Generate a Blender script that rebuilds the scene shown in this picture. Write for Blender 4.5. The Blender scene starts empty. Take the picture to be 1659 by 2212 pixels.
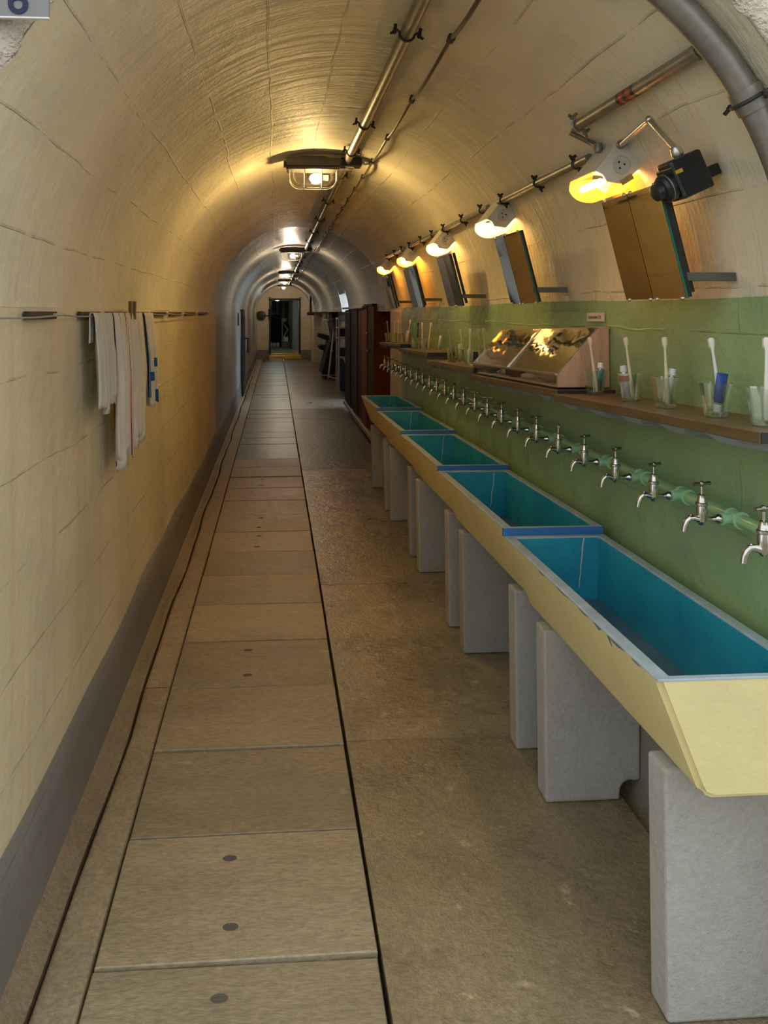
import bpy, bmesh, math, random
from mathutils import Vector, Matrix
random.seed(7)
PI = math.pi
SC = bpy.context.scene
COL = SC.collection

# ------------------------------------------------------------------ camera, world, exposure
F_PX = 1650.0
YAW = math.radians(3.8)
EYE = 1.65
cam_d = bpy.data.cameras.new('camera')
cam_d.sensor_width = 36.0
cam_d.lens = F_PX / 2212.0 * 36.0
CX = 596.0 + F_PX * math.tan(YAW)
cam_d.shift_x = (829.5 - CX) / 2212.0
cam_d.shift_y = (675.0 - 1106.0) / 2212.0
cam_d.clip_end = 200
cam = bpy.data.objects.new('camera', cam_d)
cam.location = (0, 0, EYE)
cam.rotation_euler = (PI / 2, 0, -YAW)
COL.objects.link(cam)
SC.camera = cam

world = bpy.data.worlds.new('World')
SC.world = world
world.use_nodes = True
bg = world.node_tree.nodes['Background']
bg.inputs[0].default_value = (0.90, 0.96, 1.0, 1)
bg.inputs[1].default_value = 1.0

SC.view_settings.view_transform = 'Standard'
SC.view_settings.look = 'None'
SC.view_settings.exposure = 0.45
SC.view_settings.gamma = 1.0
SC.view_settings.use_curve_mapping = False

# daylight falling in through the side passage
sun_d = bpy.data.lights.new('passage_daylight', 'AREA')
sun_d.shape = 'RECTANGLE'; sun_d.size = 0.7; sun_d.size_y = 0.9; sun_d.energy = 26; sun_d.color = (0.72, 0.88, 1.0)
sun_o = bpy.data.objects.new('passage_daylight', sun_d); COL.objects.link(sun_o)
sun_o.location = (2.5, 13.55, 1.5); sun_o.rotation_euler = (0, math.radians(68), 0)
CEIL_LAMP_W = 44.0
MIRROR_LAMP_E = 80.0
cy = SC.cycles
cy.max_bounces = 5; cy.diffuse_bounces = 3; cy.glossy_bounces = 3; cy.transmission_bounces = 3; cy.transparent_max_bounces = 10
cy.caustics_reflective = False; cy.caustics_refractive = False; cy.sample_clamp_indirect = 8.0
cy.use_light_tree = False; cy.adaptive_threshold = 0.08; cy.adaptive_min_samples = 16

# ------------------------------------------------------------------ materials
def new_mat(name):
    m = bpy.data.materials.new(name)
    m.use_nodes = True
    nt = m.node_tree
    b = nt.nodes['Principled BSDF']
    return m, nt, b

def vec_nodes(nt, uv=False, stretch=(1, 1, 1), rnd=True):
    tc = nt.nodes.new('ShaderNodeTexCoord')
    mp = nt.nodes.new('ShaderNodeMapping')
    mp.inputs['Scale'].default_value = stretch
    src = tc.outputs['UV' if uv else 'Object']
    nt.links.new(src, mp.inputs['Vector'])
    if not rnd:
        return mp.outputs[0]
    oi = nt.nodes.new('ShaderNodeObjectInfo')
    mu = nt.nodes.new('ShaderNodeMath'); mu.operation = 'MULTIPLY'
    mu.inputs[1].default_value = 37.0
    nt.links.new(oi.outputs['Random'], mu.inputs[0])
    ad = nt.nodes.new('ShaderNodeVectorMath'); ad.operation = 'ADD'
    nt.links.new(mp.outputs[0], ad.inputs[0])
    nt.links.new(mu.outputs[0], ad.inputs[1])
    return ad.outputs[0]

def noise(nt, vec, scale, detail=5, rough=0.6, dist=0.0):
    n = nt.nodes.new('ShaderNodeTexNoise')
    n.inputs['Scale'].default_value = scale
    n.inputs['Detail'].default_value = detail
    n.inputs['Roughness'].default_value = rough
    n.inputs['Distortion'].default_value = dist
    nt.links.new(vec, n.inputs['Vector'])
    return n.outputs[0]

def ramp(nt, fac, stops):
    r = nt.nodes.new('ShaderNodeValToRGB')
    e = r.color_ramp.elements
    while len(e) < len(stops):
        e.new(0.5)
    for i, (p, c) in enumerate(stops):
        e[i].position = p
        e[i].color = (c[0], c[1], c[2], 1)
    nt.links.new(fac, r.inputs[0])
    return r.outputs[0]

def mixc(nt, fac, a, b, mode='MIX'):
    m = nt.nodes.new('ShaderNodeMix')
    m.data_type = 'RGBA'; m.blend_type = mode
    for sock, v in ((m.inputs[0], fac), (m.inputs[6], a), (m.inputs[7], b)):
        if isinstance(v, (int, float)):
            sock.default_value = v
        elif isinstance(v, tuple):
            sock.default_value = (v[0], v[1], v[2], 1)
        else:
            nt.links.new(v, sock)
    return m.outputs[2]

def mathn(nt, op, a, b=0.0):
    m = nt.nodes.new('ShaderNodeMath'); m.operation = op
    for sock, v in ((m.inputs[0], a), (m.inputs[1], b)):
        if isinstance(v, (int, float)):
            sock.default_value = v
        else:
            nt.links.new(v, sock)
    return m.outputs[0]

def bumpn(nt, height, strength, dist, prev=None):
    b = nt.nodes.new('ShaderNodeBump')
    b.inputs['Strength'].default_value = strength
    b.inputs['Distance'].default_value = dist
    nt.links.new(height, b.inputs['Height'])
    if prev is not None:
        nt.links.new(prev, b.inputs['Normal'])
    return b.outputs[0]

def sc3(c, k):
    return (min(1, c[0] * k), min(1, c[1] * k), min(1, c[2] * k))

def mat(name, col, rough=0.5, metal=0.0, var=0.12, nscale=8, bump=0.0, bscale=40, bdist=0.004, col2=None, stretch=(1, 1, 1), spec=0.5, coat=0.0, rvar=0.0):
    m, nt, b = new_mat(name)
    v = vec_nodes(nt, stretch=stretch)
    n = noise(nt, v, nscale)
    c = ramp(nt, n, [(0.3, sc3(col, 1 - var)), (0.7, col2 if col2 else sc3(col, 1 + var))])
    nt.links.new(c, b.inputs['Base Color'])
    b.inputs['Roughness'].default_value = rough
    if rvar:
        rr = mathn(nt, 'ADD', mathn(nt, 'MULTIPLY', n, rvar * 2), rough - rvar)
        nt.links.new(rr, b.inputs['Roughness'])
    b.inputs['Metallic'].default_value = metal
    b.inputs['Specular IOR Level'].default_value = spec
    b.inputs['Coat Weight'].default_value = coat
    if bump:
        nb = noise(nt, v, bscale, 4)
        nt.links.new(bumpn(nt, nb, bump, bdist), b.inputs['Normal'])
    return m

def plaster(name, col, seam=1.0, rough=0.55, arcs=0.0, streak=0.0, row=0.19, bw=1.55, dirt=0.15, gloss=0.3):
    """painted board-marked concrete: uv = (metres along the tunnel, metres around the section)"""
    m, nt, b = new_mat(name)
    v = vec_nodes(nt, uv=True, rnd=False)
    wob = nt.nodes.new('ShaderNodeTexNoise'); wob.inputs['Scale'].default_value = 1.7; wob.inputs['Detail'].default_value = 3
    nt.links.new(v, wob.inputs['Vector'])
    big = wob.outputs[0]
    c = ramp(nt, big, [(0.32, sc3(col, 1 - dirt)), (0.68, sc3(col, 1.0 + dirt * 0.4))])
    off = nt.nodes.new('ShaderNodeVectorMath'); off.operation = 'MULTIPLY_ADD'
    nt.links.new(wob.outputs[1], off.inputs[0]); off.inputs[1].default_value = (0.35, 0.05, 0.0)
    nt.links.new(v, off.inputs[2])
    br = nt.nodes.new('ShaderNodeTexBrick')
    br.offset = 0.37; br.inputs['Scale'].default_value = 1.0
    br.inputs['Brick Width'].default_value = bw; br.inputs['Row Height'].default_value = row
    br.inputs['Mortar Size'].default_value = 0.0042; br.inputs['Mortar Smooth'].default_value = 0.5
    br.inputs['Bias'].default_value = 0
    br.inputs['Color1'].default_value = (0.2, 0.2, 0.2, 1); br.inputs['Color2'].default_value = (0.8, 0.8, 0.8, 1)
    br.inputs['Mortar'].default_value = (0.5, 0.5, 0.5, 1)
    nt.links.new(off.outputs[0], br.inputs['Vector'])
    fine = noise(nt, v, 6.5, 5, 0.66)
    mask = ramp(nt, mathn(nt, 'MULTIPLY', fine, mathn(nt, 'ADD', big, 0.5)), [(0.44, (0, 0, 0)), (0.58, (1, 1, 1))])
    seamf = mathn(nt, 'MULTIPLY', br.outputs[1], mask)
    c = mixc(nt, mathn(nt, 'MULTIPLY', seamf, 0.5 * seam), c, sc3(col, 0.4))
    sp = ramp(nt, fine, [(0.655, (0, 0, 0)), (0.72, (1, 1, 1))])
    c = mixc(nt, mathn(nt, 'MULTIPLY', sp, 0.22), c, sc3(col, 0.5))
    h = mathn(nt, 'MULTIPLY', fine, 0.55)
    if streak or arcs:
        mp2 = nt.nodes.new('ShaderNodeMapping'); mp2.inputs['Scale'].default_value = (9, 0.35, 1)
        nt.links.new(v, mp2.inputs['Vector'])
        stn = noise(nt, mp2.outputs[0], 1.5, 4, 0.62)
        st = ramp(nt, stn, [(0.5, (0, 0, 0)), (0.68, (1, 1, 1))])
        if streak:
            c = mixc(nt, mathn(nt, 'MULTIPLY', st, streak), c, (col[0] * 0.8, col[1] * 0.68, col[2] * 0.45))
        if arcs:
            h = mathn(nt, 'ADD', h, mathn(nt, 'MULTIPLY', stn, arcs))
    h = mathn(nt, 'ADD', h, mathn(nt, 'MULTIPLY', seamf, -0.32 * seam))
    sep = nt.nodes.new('ShaderNodeSeparateColor'); nt.links.new(br.outputs[0], sep.inputs[0])
    h = mathn(nt, 'ADD', h, mathn(nt, 'MULTIPLY', sep.outputs[0], 0.12 * seam))
    nt.links.new(c, b.inputs['Base Color'])
    b.inputs['Roughness'].default_value = rough
    b.inputs['Specular IOR Level'].default_value = gloss
    nt.links.new(bumpn(nt, h, 0.75, 0.026), b.inputs['Normal'])
    return m

def concrete(name, col, col2, rough=0.5, bump=0.5, stretch=(1, 1, 1), blotch=0.5, grain=0.75):
    m, nt, b = new_mat(name)
    v = vec_nodes(nt, stretch=stretch)
    n = noise(nt, v, 2.2, 4, 0.65)
    c = ramp(nt, n, [(0.28, col), (0.72, col2)])
    oi = nt.nodes.new('ShaderNodeObjectInfo')
    tone = ramp(nt, oi.outputs['Random'], [(0.0, (0.84, 0.84, 0.84)), (1.0, (1.1, 1.1, 1.1))])
    c = mixc(nt, 1.0, c, tone, 'MULTIPLY')
    fine = ramp(nt, noise(nt, v, 70, 2, 0.7), [(0.3, (0.68, 0.68, 0.68)), (0.7, (1.17, 1.17, 1.17))])
    c = mixc(nt, grain, c, fine, 'MULTIPLY')
    pale = ramp(nt, noise(nt, v, 7.5, 4, 0.72), [(0.63, (0, 0, 0)), (0.70, (1, 1, 1))])
    c = mixc(nt, mathn(nt, 'MULTIPLY', pale, 0.6 * blotch), c, sc3(col2, 1.6))
    dark = ramp(nt, noise(nt, v, 4.1, 3, 0.7), [(0.3, (1, 1, 1)), (0.4, (0, 0, 0))])
    c = mixc(nt, mathn(nt, 'MULTIPLY', dark, 0.5 * blotch), c, sc3(col, 0.55))
    nt.links.new(c, b.inputs['Base Color'])
    rr = mathn(nt, 'ADD', mathn(nt, 'MULTIPLY', n, 0.3), rough - 0.15)
    nt.links.new(rr, b.inputs['Roughness'])
    n1 = bumpn(nt, noise(nt, v, 18, 4, 0.8), bump, 0.012)
    nt.links.new(n1, b.inputs['Normal'])
    return m

def emitter(name, col, strength, sampled=True):
    m, nt, b = new_mat(name)
    if not sampled: m.cycles.emission_sampling = 'NONE'
    b.inputs['Base Color'].default_value = (*sc3(col, 0.8), 1)
    b.inputs['Emission Color'].default_value = (*col, 1)
    b.inputs['Emission Strength'].default_value = strength
    return m

def thin_glass(name, tint=(1, 1, 1), refl=0.1, edge=0.55, rough=0.03, gcol=(1, 1, 1), wavy=False):
    m = bpy.data.materials.new(name); m.use_nodes = True
    nt = m.node_tree; nt.nodes.clear()
    out = nt.nodes.new('ShaderNodeOutputMaterial')
    tr = nt.nodes.new('ShaderNodeBsdfTransparent'); tr.inputs[0].default_value = (*tint, 1)
    gl = nt.nodes.new('ShaderNodeBsdfGlossy'); gl.inputs['Roughness'].default_value = rough
    gl.inputs['Color'].default_value = (*gcol, 1)
    lw = nt.nodes.new('ShaderNodeLayerWeight'); lw.inputs[0].default_value = 0.45
    f = mathn(nt, 'ADD', mathn(nt, 'MULTIPLY', lw.outputs['Facing'], edge), refl)
    if wavy:
        v = vec_nodes(nt)
        nt.links.new(bumpn(nt, noise(nt, v, 5, 2), 0.25, 0.01), gl.inputs['Normal'])
    mx = nt.nodes.new('ShaderNodeMixShader')
    nt.links.new(f, mx.inputs[0]); nt.links.new(tr.outputs[0], mx.inputs[1]); nt.links.new(gl.outputs[0], mx.inputs[2])
    nt.links.new(mx.outputs[0], out.inputs[0])
    return m

def striped(name, base, bands, weave=220):
    """cloth with coloured bands: bands = [(u0, u1, colour)] across the towel's width (uv.x)"""
    m, nt, b = new_mat(name)
    tc = nt.nodes.new('ShaderNodeTexCoord')
    sx = nt.nodes.new('ShaderNodeSeparateXYZ'); nt.links.new(tc.outputs['UV'], sx.inputs[0])
    c = ramp(nt, noise(nt, tc.outputs['UV'], 6, 4), [(0.3, sc3(base, 0.9)), (0.7, base)])
    for u0, u1, v0, v1, bc in bands:
        f = mathn(nt, 'MULTIPLY', mathn(nt, 'GREATER_THAN', sx.outputs[0], u0), mathn(nt, 'LESS_THAN', sx.outputs[0], u1))
        f = mathn(nt, 'MULTIPLY', f, mathn(nt, 'MULTIPLY', mathn(nt, 'GREATER_THAN', sx.outputs[1], v0), mathn(nt, 'LESS_THAN', sx.outputs[1], v1)))
        c = mixc(nt, f, c, bc)
    nt.links.new(c, b.inputs['Base Color'])
    b.inputs['Roughness'].default_value = 0.95
    b.inputs['Specular IOR Level'].default_value = 0.1
    nt.links.new(bumpn(nt, noise(nt, tc.outputs['UV'], weave, 2), 0.4, 0.003), b.inputs['Normal'])
    return m

M = {}
CREAM = (0.79, 0.72, 0.535)
M['vault'] = plaster('vault_paint', CREAM, seam=0.7, arcs=0.65, row=0.25, bw=4.7)
M['vault_far'] = plaster('dimmed_vault_paint', (0.46, 0.435, 0.395), seam=0.8, rough=0.4, gloss=0.55, arcs=0.6, row=0.25, bw=2.4)  # same pale vault paint, greyed so the stretch between far lamps looks dim
M['wall_far'] = plaster('dimmed_wall_paint', (0.44, 0.41, 0.365), seam=0.5, rough=0.42, gloss=0.5, row=0.25, bw=9)  # far walls: weaker light put into the paint colour as a darker grey
M['wall_cream'] = plaster('wall_cream_paint', (0.80, 0.705, 0.48), seam=0.7, streak=0.3, row=0.25, bw=30)
M['wall_green'] = plaster('wall_green_paint', (0.33, 0.49, 0.235), seam=0.5, rough=0.34, row=0.27, bw=3.4, dirt=0.2, gloss=0.55)
M['wall_base'] = plaster('bare_concrete_wall', (0.34, 0.315, 0.27), seam=0.5, row=0.3, bw=3)
M['grey_paint'] = plaster('grey_skirting_paint', (0.25, 0.235, 0.215), seam=0.35, rough=0.5, row=0.3, bw=2.5)
M['rough_plaster'] = mat('rough_plaster', (0.74, 0.65, 0.54), 0.85, bump=1.0, bscale=26, bdist=0.03, var=0.2, nscale=9)
M['slab'] = concrete('slab_concrete', (0.32, 0.262, 0.165), (0.49, 0.405, 0.265), 0.44, 0.5, stretch=(0.55, 1.5, 1))
M['slab_far'] = concrete('dimmed_worn_slab_concrete', (0.13, 0.107, 0.08), (0.24, 0.2, 0.145), 0.33, 0.5, stretch=(0.55, 1.5, 1))  # worn smooth; also darkened in colour for the dim far stretch
M['floor_far'] = concrete('dimmed_worn_floor_concrete', (0.125, 0.102, 0.078), (0.23, 0.19, 0.14), 0.33, 0.7)  # far panels worn smooth, with the dimness there mixed into the colour
M['floor_conc'] = concrete('floor_concrete', (0.27, 0.215, 0.13), (0.47, 0.385, 0.235), 0.29, 0.65, blotch=0.9)
M['kerb'] = concrete('kerb_concrete', (0.34, 0.275, 0.175), (0.49, 0.40, 0.265), 0.55, 0.4)
M['gutter'] = concrete('gutter_concrete', (0.27, 0.21, 0.135), (0.42, 0.335, 0.22), 0.6, 0.7)
M['under'] = mat('dark_joint', (0.045, 0.04, 0.033), 0.9, bump=0.3)
M['hole'] = mat('dark_hole', (0.13, 0.115, 0.09), 0.9)
M['pier'] = concrete('pier_concrete', (0.47, 0.46, 0.435), (0.55, 0.54, 0.51), 0.75, 0.5, blotch=0.12, grain=0.3)
M['yellow'] = mat('yellow_trough_paint', (0.87, 0.765, 0.39), 0.5, var=0.06, nscale=5, bump=0.45, bscale=55, bdist=0.004, spec=0.4)
M['basin'] = mat('teal_basin_paint', (0.025, 0.33, 0.52), 0.3, var=0.22, nscale=4, bump=0.15, bscale=60, bdist=0.002, col2=(0.035, 0.42, 0.52), spec=0.5)
M['basin_floor'] = mat('worn_basin_floor', (0.09, 0.22, 0.32), 0.34, var=0.3, nscale=6, col2=(0.13, 0.2, 0.24), bump=0.2, spec=0.5)
M['rim'] = mat('pale_blue_rim', (0.42, 0.52, 0.56), 0.42, var=0.16, nscale=14, bump=0.25, bscale=50)
M['band'] = mat('blue_end_band', (0.05, 0.20, 0.50), 0.4, var=0.1, bump=0.1)
M['chip'] = mat('chipped_blue_paint', (0.16, 0.25, 0.31), 0.6, var=0.2)
M['drip'] = mat('lime_drip', (0.55, 0.62, 0.62), 0.6)
M['pipe_green'] = mat('green_pipe_paint', (0.30, 0.50, 0.23), 0.22, var=0.12, nscale=20, bump=0.15, bscale=60, spec=0.6)
M['fit_green'] = mat('green_fitting_paint', (0.33, 0.60, 0.34), 0.25, var=0.08, bump=0.1, spec=0.6)
M['chrome'] = mat('worn_chrome', (0.62, 0.60, 0.56), 0.14, 1.0, var=0.12, nscale=60, bump=0.05, bscale=90, bdist=0.001)
M['chrome_dark'] = mat('tarnished_handle', (0.34, 0.31, 0.27), 0.3, 1.0, var=0.2, nscale=60)
M['steel'] = mat('zinc_conduit', (0.24, 0.225, 0.195), 0.42, 0.55, var=0.2, nscale=18, bump=0.15, bscale=60, bdist=0.002)
M['steel_light'] = mat('bright_steel', (0.62, 0.60, 0.55), 0.3, 0.9, var=0.12, nscale=30)
M['black_metal'] = mat('black_metal', (0.03, 0.028, 0.025), 0.45, 0.3, var=0.3, nscale=20, bump=0.2)
M['black_plastic'] = mat('black_plastic', (0.018, 0.019, 0.022), 0.32, var=0.2, bump=0.15, bscale=120, bdist=0.001)
M['cable'] = mat('brown_cable', (0.10, 0.075, 0.05), 0.4, var=0.2)
M['housing'] = mat('brown_lamp_housing', (0.06, 0.05, 0.04), 0.5, 0.2, var=0.25, bump=0.2)
M['white_enamel'] = mat('ivory_lamp_body', (0.70, 0.66, 0.56), 0.4, var=0.1, nscale=12, bump=0.1)
M['socket'] = mat('grey_socket', (0.58, 0.56, 0.52), 0.4, var=0.05)
M['tape'] = mat('brown_tape', (0.42, 0.29, 0.10), 0.6, var=0.1)
M['red'] = mat('red_mark', (0.42, 0.04, 0.03), 0.5)
M['yellow_mark'] = mat('yellow_mark', (0.62, 0.42, 0.04), 0.5)
M['wood'] = mat('pale_case_wood', (0.50, 0.34, 0.23), 0.55, var=0.16, nscale=5, stretch=(9, 9, 0.8), bump=0.1, bscale=20)
M['shelf'] = mat('brown_shelf_wood', (0.14, 0.09, 0.04), 0.4, var=0.2, nscale=6, stretch=(6, 0.7, 6), bump=0.15, bscale=20)
M['shelf_end'] = mat('black_shelf_end', (0.02, 0.02, 0.02), 0.6)
M['bracket'] = mat('grey_bracket', (0.26, 0.28, 0.28), 0.6, var=0.15, bump=0.2)
M['mirror_arm'] = mat('dark_bracket_arm', (0.12, 0.12, 0.11), 0.6, var=0.2)
M['pegwood'] = mat('brown_peg_wood', (0.20, 0.10, 0.04), 0.55, var=0.15, stretch=(8, 8, 1))
M['mirror'] = mat('silvered_mirror', (0.80, 0.80, 0.76), 0.04, 1.0, var=0.02, nscale=3, bump=0.02, bscale=4, bdist=0.002)
M['glass_edge'] = mat('green_glass_edge', (0.03, 0.16, 0.11), 0.15, var=0.1)
M['mirror_back'] = mat('black_mirror_back', (0.02, 0.02, 0.02), 0.5)
M['tumbler'] = thin_glass('tumbler_glass', (0.93, 0.965, 0.92), 0.05, 0.75, 0.04)
M['lampglass'] = thin_glass('lamp_glass', (0.97, 0.95, 0.9), 0.05, 0.5, 0.05)
M['acrylic'] = thin_glass('display_acrylic', (0.97, 0.97, 0.95), 0.24, 0.36, 0.03, (1, 0.97, 0.9), True)
M['pane'] = thin_glass('pane_glass', (0.96, 0.97, 0.95), 0.06, 0.25, 0.03)
M['rope'] = mat('grey_rope', (0.36, 0.33, 0.27), 0.85, var=0.2, nscale=80, bump=0.4, bscale=200)
M['paper'] = mat('sign_card', (0.72, 0.64, 0.52), 0.6, var=0.05)
M['ink'] = mat('dark_ink', (0.03, 0.025, 0.02), 0.7)
M['navy'] = mat('navy_digit', (0.006, 0.008, 0.05), 0.5)
M['sign_grey'] = mat('grey_sign_plate', (0.25, 0.24, 0.24), 0.5, var=0.04)
M['brown_a'] = mat('red_brown_board', (0.17, 0.048, 0.016), 0.75, spec=0.2, var=0.2, nscale=4, stretch=(6, 6, 0.6), bump=0.1)
M['brown_b'] = mat('dark_brown_board', (0.06, 0.018, 0.008), 0.75, spec=0.2, var=0.25, nscale=4, stretch=(6, 6, 0.6), bump=0.1)
M['brown_c'] = mat('blackish_brown_board', (0.016, 0.009, 0.008), 0.75, spec=0.2, var=0.25, nscale=4, stretch=(6, 6, 0.6))
M['rail_wood'] = mat('grey_rail_wood', (0.36, 0.28, 0.2), 0.6, var=0.25, nscale=6, stretch=(6, 0.8, 6), bump=0.2)
M['canvas'] = mat('black_canvas', (0.014, 0.016, 0.024), 0.8, var=0.3, bump=0.3)
M['navy_canvas'] = mat('navy_canvas', (0.015, 0.03, 0.075), 0.7, var=0.25, bump=0.2)
M['tube_cream'] = mat('cream_tube', (0.5, 0.42, 0.32), 0.4, var=0.1)
M['far_wall'] = mat('far_wall_paint', (0.72, 0.62, 0.47), 0.6, var=0.08, nscale=2, bump=0.3, bscale=8, bdist=0.01)
M['far_grey'] = mat('far_grey_paint', (0.22, 0.2, 0.21), 0.6, var=0.1)
M['step_yellow'] = mat('yellow_step_paint', (0.62, 0.38, 0.03), 0.3, var=0.15, nscale=5)
M['dark_wall'] = mat('dark_passage_paint', (0.30, 0.26, 0.26), 0.7, var=0.15, bump=0.2)
M['dark_door'] = mat('dark_steel_door', (0.02, 0.018, 0.017), 0.5, 0.2, var=0.2)
M['white_obj'] = mat('white_lacquer', (0.8, 0.82, 0.8), 0.4, var=0.05)
M['green_obj'] = mat('green_plastic', (0.05, 0.45, 0.14), 0.4, var=0.1)
M['dull_green'] = mat('dull_green_metal', (0.10, 0.11, 0.07), 0.5, 0.2, var=0.2)
M['brass'] = mat('dull_brass', (0.35, 0.27, 0.12), 0.35, 0.9, var=0.2)
M['passage'] = mat('passage_plaster', (0.68, 0.68, 0.66), 0.8, var=0.1, bump=0.4, bscale=12, bdist=0.01)
M['gallery'] = mat('gallery_plaster', (0.66, 0.65, 0.63), 0.9, var=0.3, nscale=3, bump=0.8, bscale=7, bdist=0.05)

# ------------------------------------------------------------------ mesh builder
class MB:
    def __init__(self):
        self.v = []; self.f = []; self.uv = {}
    def add(self, vs, fs):
        o = len(self.v)
        self.v += [tuple(p) for p in vs]
        self.f += [tuple(i + o for i in f) for f in fs]
        return o
    def box(self, x0, x1, y0, y1, z0, z1):
        vs = [(x0, y0, z0), (x1, y0, z0), (x1, y1, z0), (x0, y1, z0), (x0, y0, z1), (x1, y0, z1), (x1, y1, z1), (x0, y1, z1)]
        self.add(vs, [(0, 3, 2, 1), (4, 5, 6, 7), (0, 1, 5, 4), (1, 2, 6, 5), (2, 3, 7, 6), (3, 0, 4, 7)])
        return self
    def hexa(self, a, b):
        """two quads (4 points each), joined"""
        self.add(list(a) + list(b), [(0, 3, 2, 1), (4, 5, 6, 7), (0, 1, 5, 4), (1, 2, 6, 5), (2, 3, 7, 6), (3, 0, 4, 7)])
        return self
    def prism(self, poly, axis, a, b):
        """extrude a 2-D polygon along an axis: axis 'y' takes (x,z) points, 'x' takes (y,z), 'z' takes (x,y)"""
        n = len(poly)
        def P(p, t):
            return (p[0], t, p[1]) if axis == 'y' else (t, p[0], p[1]) if axis == 'x' else (p[0], p[1], t)
        vs = [P(p, a) for p in poly] + [P(p, b) for p in poly]
        fs = [tuple(range(n)), tuple(range(2 * n - 1, n - 1, -1))]
        fs += [(i, i + n, (i + 1) % n + n, (i + 1) % n) for i in range(n)]
        self.add(vs, fs)
        return self
    def tube(self, pts, r, sides=10, caps=True, ref=None):
        pts = [Vector(p) for p in pts]
        n = len(pts)
        rs = r if isinstance(r, (list, tuple)) else [r] * n
        rings = []
        t0 = (pts[1] - pts[0]).normalized()
        up = Vector(ref) if ref else (Vector((0, 0, 1)) if abs(t0.z) < 0.9 else Vector((1, 0, 0)))
        u = t0.cross(up).normalized()
        for i in range(n):
            t = (pts[min(i + 1, n - 1)] - pts[max(i - 1, 0)]).normalized()
            u = (u - t * u.dot(t))
            if u.length < 1e-5:
                u = t.orthogonal()
            u.normalize()
            w = t.cross(u)
            rings.append([pts[i] + u * (rs[i] * math.cos(2 * PI * k / sides)) + w * (rs[i] * math.sin(2 * PI * k / sides)) for k in range(sides)])
        vs = [p for R in rings for p in R]
        fs = []
        for i in range(n - 1):
            for k in range(sides):
                a = i * sides + k; b = i * sides + (k + 1) % sides
                fs.append((a, a + sides, b + sides, b))
        if caps:
            fs.append(tuple(range(sides)))
            fs.append(tuple(range(n * sides - 1, (n - 1) * sides - 1, -1)))
        self.add(vs, fs)
        return self
    def lathe(self, prof, sides=16, center=(0, 0, 0), axis='z', closed=False):
        """prof = [(r, h)]"""
        vs = []; fs = []
        n = len(prof)
        for r, h in prof:
            for k in range(sides):
                a = 2 * PI * k / sides
                c, s = r * math.cos(a), r * math.sin(a)
                p = (c, s, h) if axis == 'z' else (h, c, s) if axis == 'x' else (s, h, c)
                vs.append((p[0] + center[0], p[1] + center[1], p[2] + center[2]))
        for i in range(n - 1):
            for k in range(sides):
                a = i * sides + k; b = i * sides + (k + 1) % sides
                fs.append((a, b, b + sides, a + sides))
        if not closed:
            if prof[0][0] > 1e-6:
                fs.append(tuple(range(sides - 1, -1, -1)))
            if prof[-1][0] > 1e-6:
                fs.append(tuple(range((n - 1) * sides, n * sides)))
        self.add(vs, fs)
        return self
    def ball(self, c, r, seg=10, rings=6, sc=(1, 1, 1)):
        vs = [(c[0], c[1], c[2] + r * sc[2])]
        for i in range(1, rings):
            t = PI * i / rings
            for k in range(seg):
                a = 2 * PI * k / seg
                vs.append((c[0] + r * sc[0] * math.sin(t) * math.cos(a), c[1] + r * sc[1] * math.sin(t) * math.sin(a), c[2] + r * sc[2] * math.cos(t)))
        vs.append((c[0], c[1], c[2] - r * sc[2]))
        fs = [(0, 1 + k, 1 + (k + 1) % seg) for k in range(seg)]
        for i in range(rings - 2):
            for k in range(seg):
                a = 1 + i * seg + k; b = 1 + i * seg + (k + 1) % seg
                fs.append((a, a + seg, b + seg, b))
        l = len(vs) - 1
        fs += [(l, l - seg + (k + 1) % seg, l - seg + k) for k in range(seg)]
        self.add(vs, fs)
        return self
    def grid(self, P, UV=None):
        """P[i][j] points"""
        n, m_ = len(P), len(P[0])
        o = self.add([p for row in P for p in row], [(i * m_ + j, i * m_ + j + 1, (i + 1) * m_ + j + 1, (i + 1) * m_ + j) for i in range(n - 1) for j in range(m_ - 1)])
        if UV:
            for i in range(n):
                for j in range(m_):
                    self.uv[o + i * m_ + j] = UV[i][j]
        return self
    def xform(self, mtx):
        self.v = [tuple(mtx @ Vector(p)) for p in self.v]
        return self
    def build(self, name, material, parent=None, smooth=False, origin=None, bevel=0.0, seg=2, solid=0.0, angle=40, kind=None):
        me = bpy.data.meshes.new(name)
        o3 = Vector(origin) if origin is not None else Vector((0, 0, 0))
        me.from_pydata([tuple(Vector(p) - o3) for p in self.v], [], self.f)
        if self.uv:
            ul = me.uv_layers.new(name='UVMap')
            for lp in me.loops:
                ul.data[lp.index].uv = self.uv.get(lp.vertex_index, (0, 0))
        bm = bmesh.new(); bm.from_mesh(me)
        bmesh.ops.recalc_face_normals(bm, faces=bm.faces)
        bm.to_mesh(me); bm.free()
        me.materials.append(material)
        if smooth:
            for p in me.polygons:
                p.use_smooth = True
            if smooth != 'all':
                me.set_sharp_from_angle(angle=math.radians(angle))
        ob = bpy.data.objects.new(name, me)
        COL.objects.link(ob)
        if parent is not None:
            ob.parent = parent
        elif origin is not None:
            ob.location = o3
        if solid:
            md = ob.modifiers.new('thick', 'SOLIDIFY'); md.thickness = solid; md.offset = 0
        if bevel:
            md = ob.modifiers.new('bevel', 'BEVEL'); md.width = bevel; md.segments = seg; md.limit_method = 'ANGLE'
        if kind:
            ob['kind'] = kind
        return ob

def tag(o, label, cat, group=None):
    o['label'] = label; o['category'] = cat
    if group:
        o['group'] = group
    return o

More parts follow.
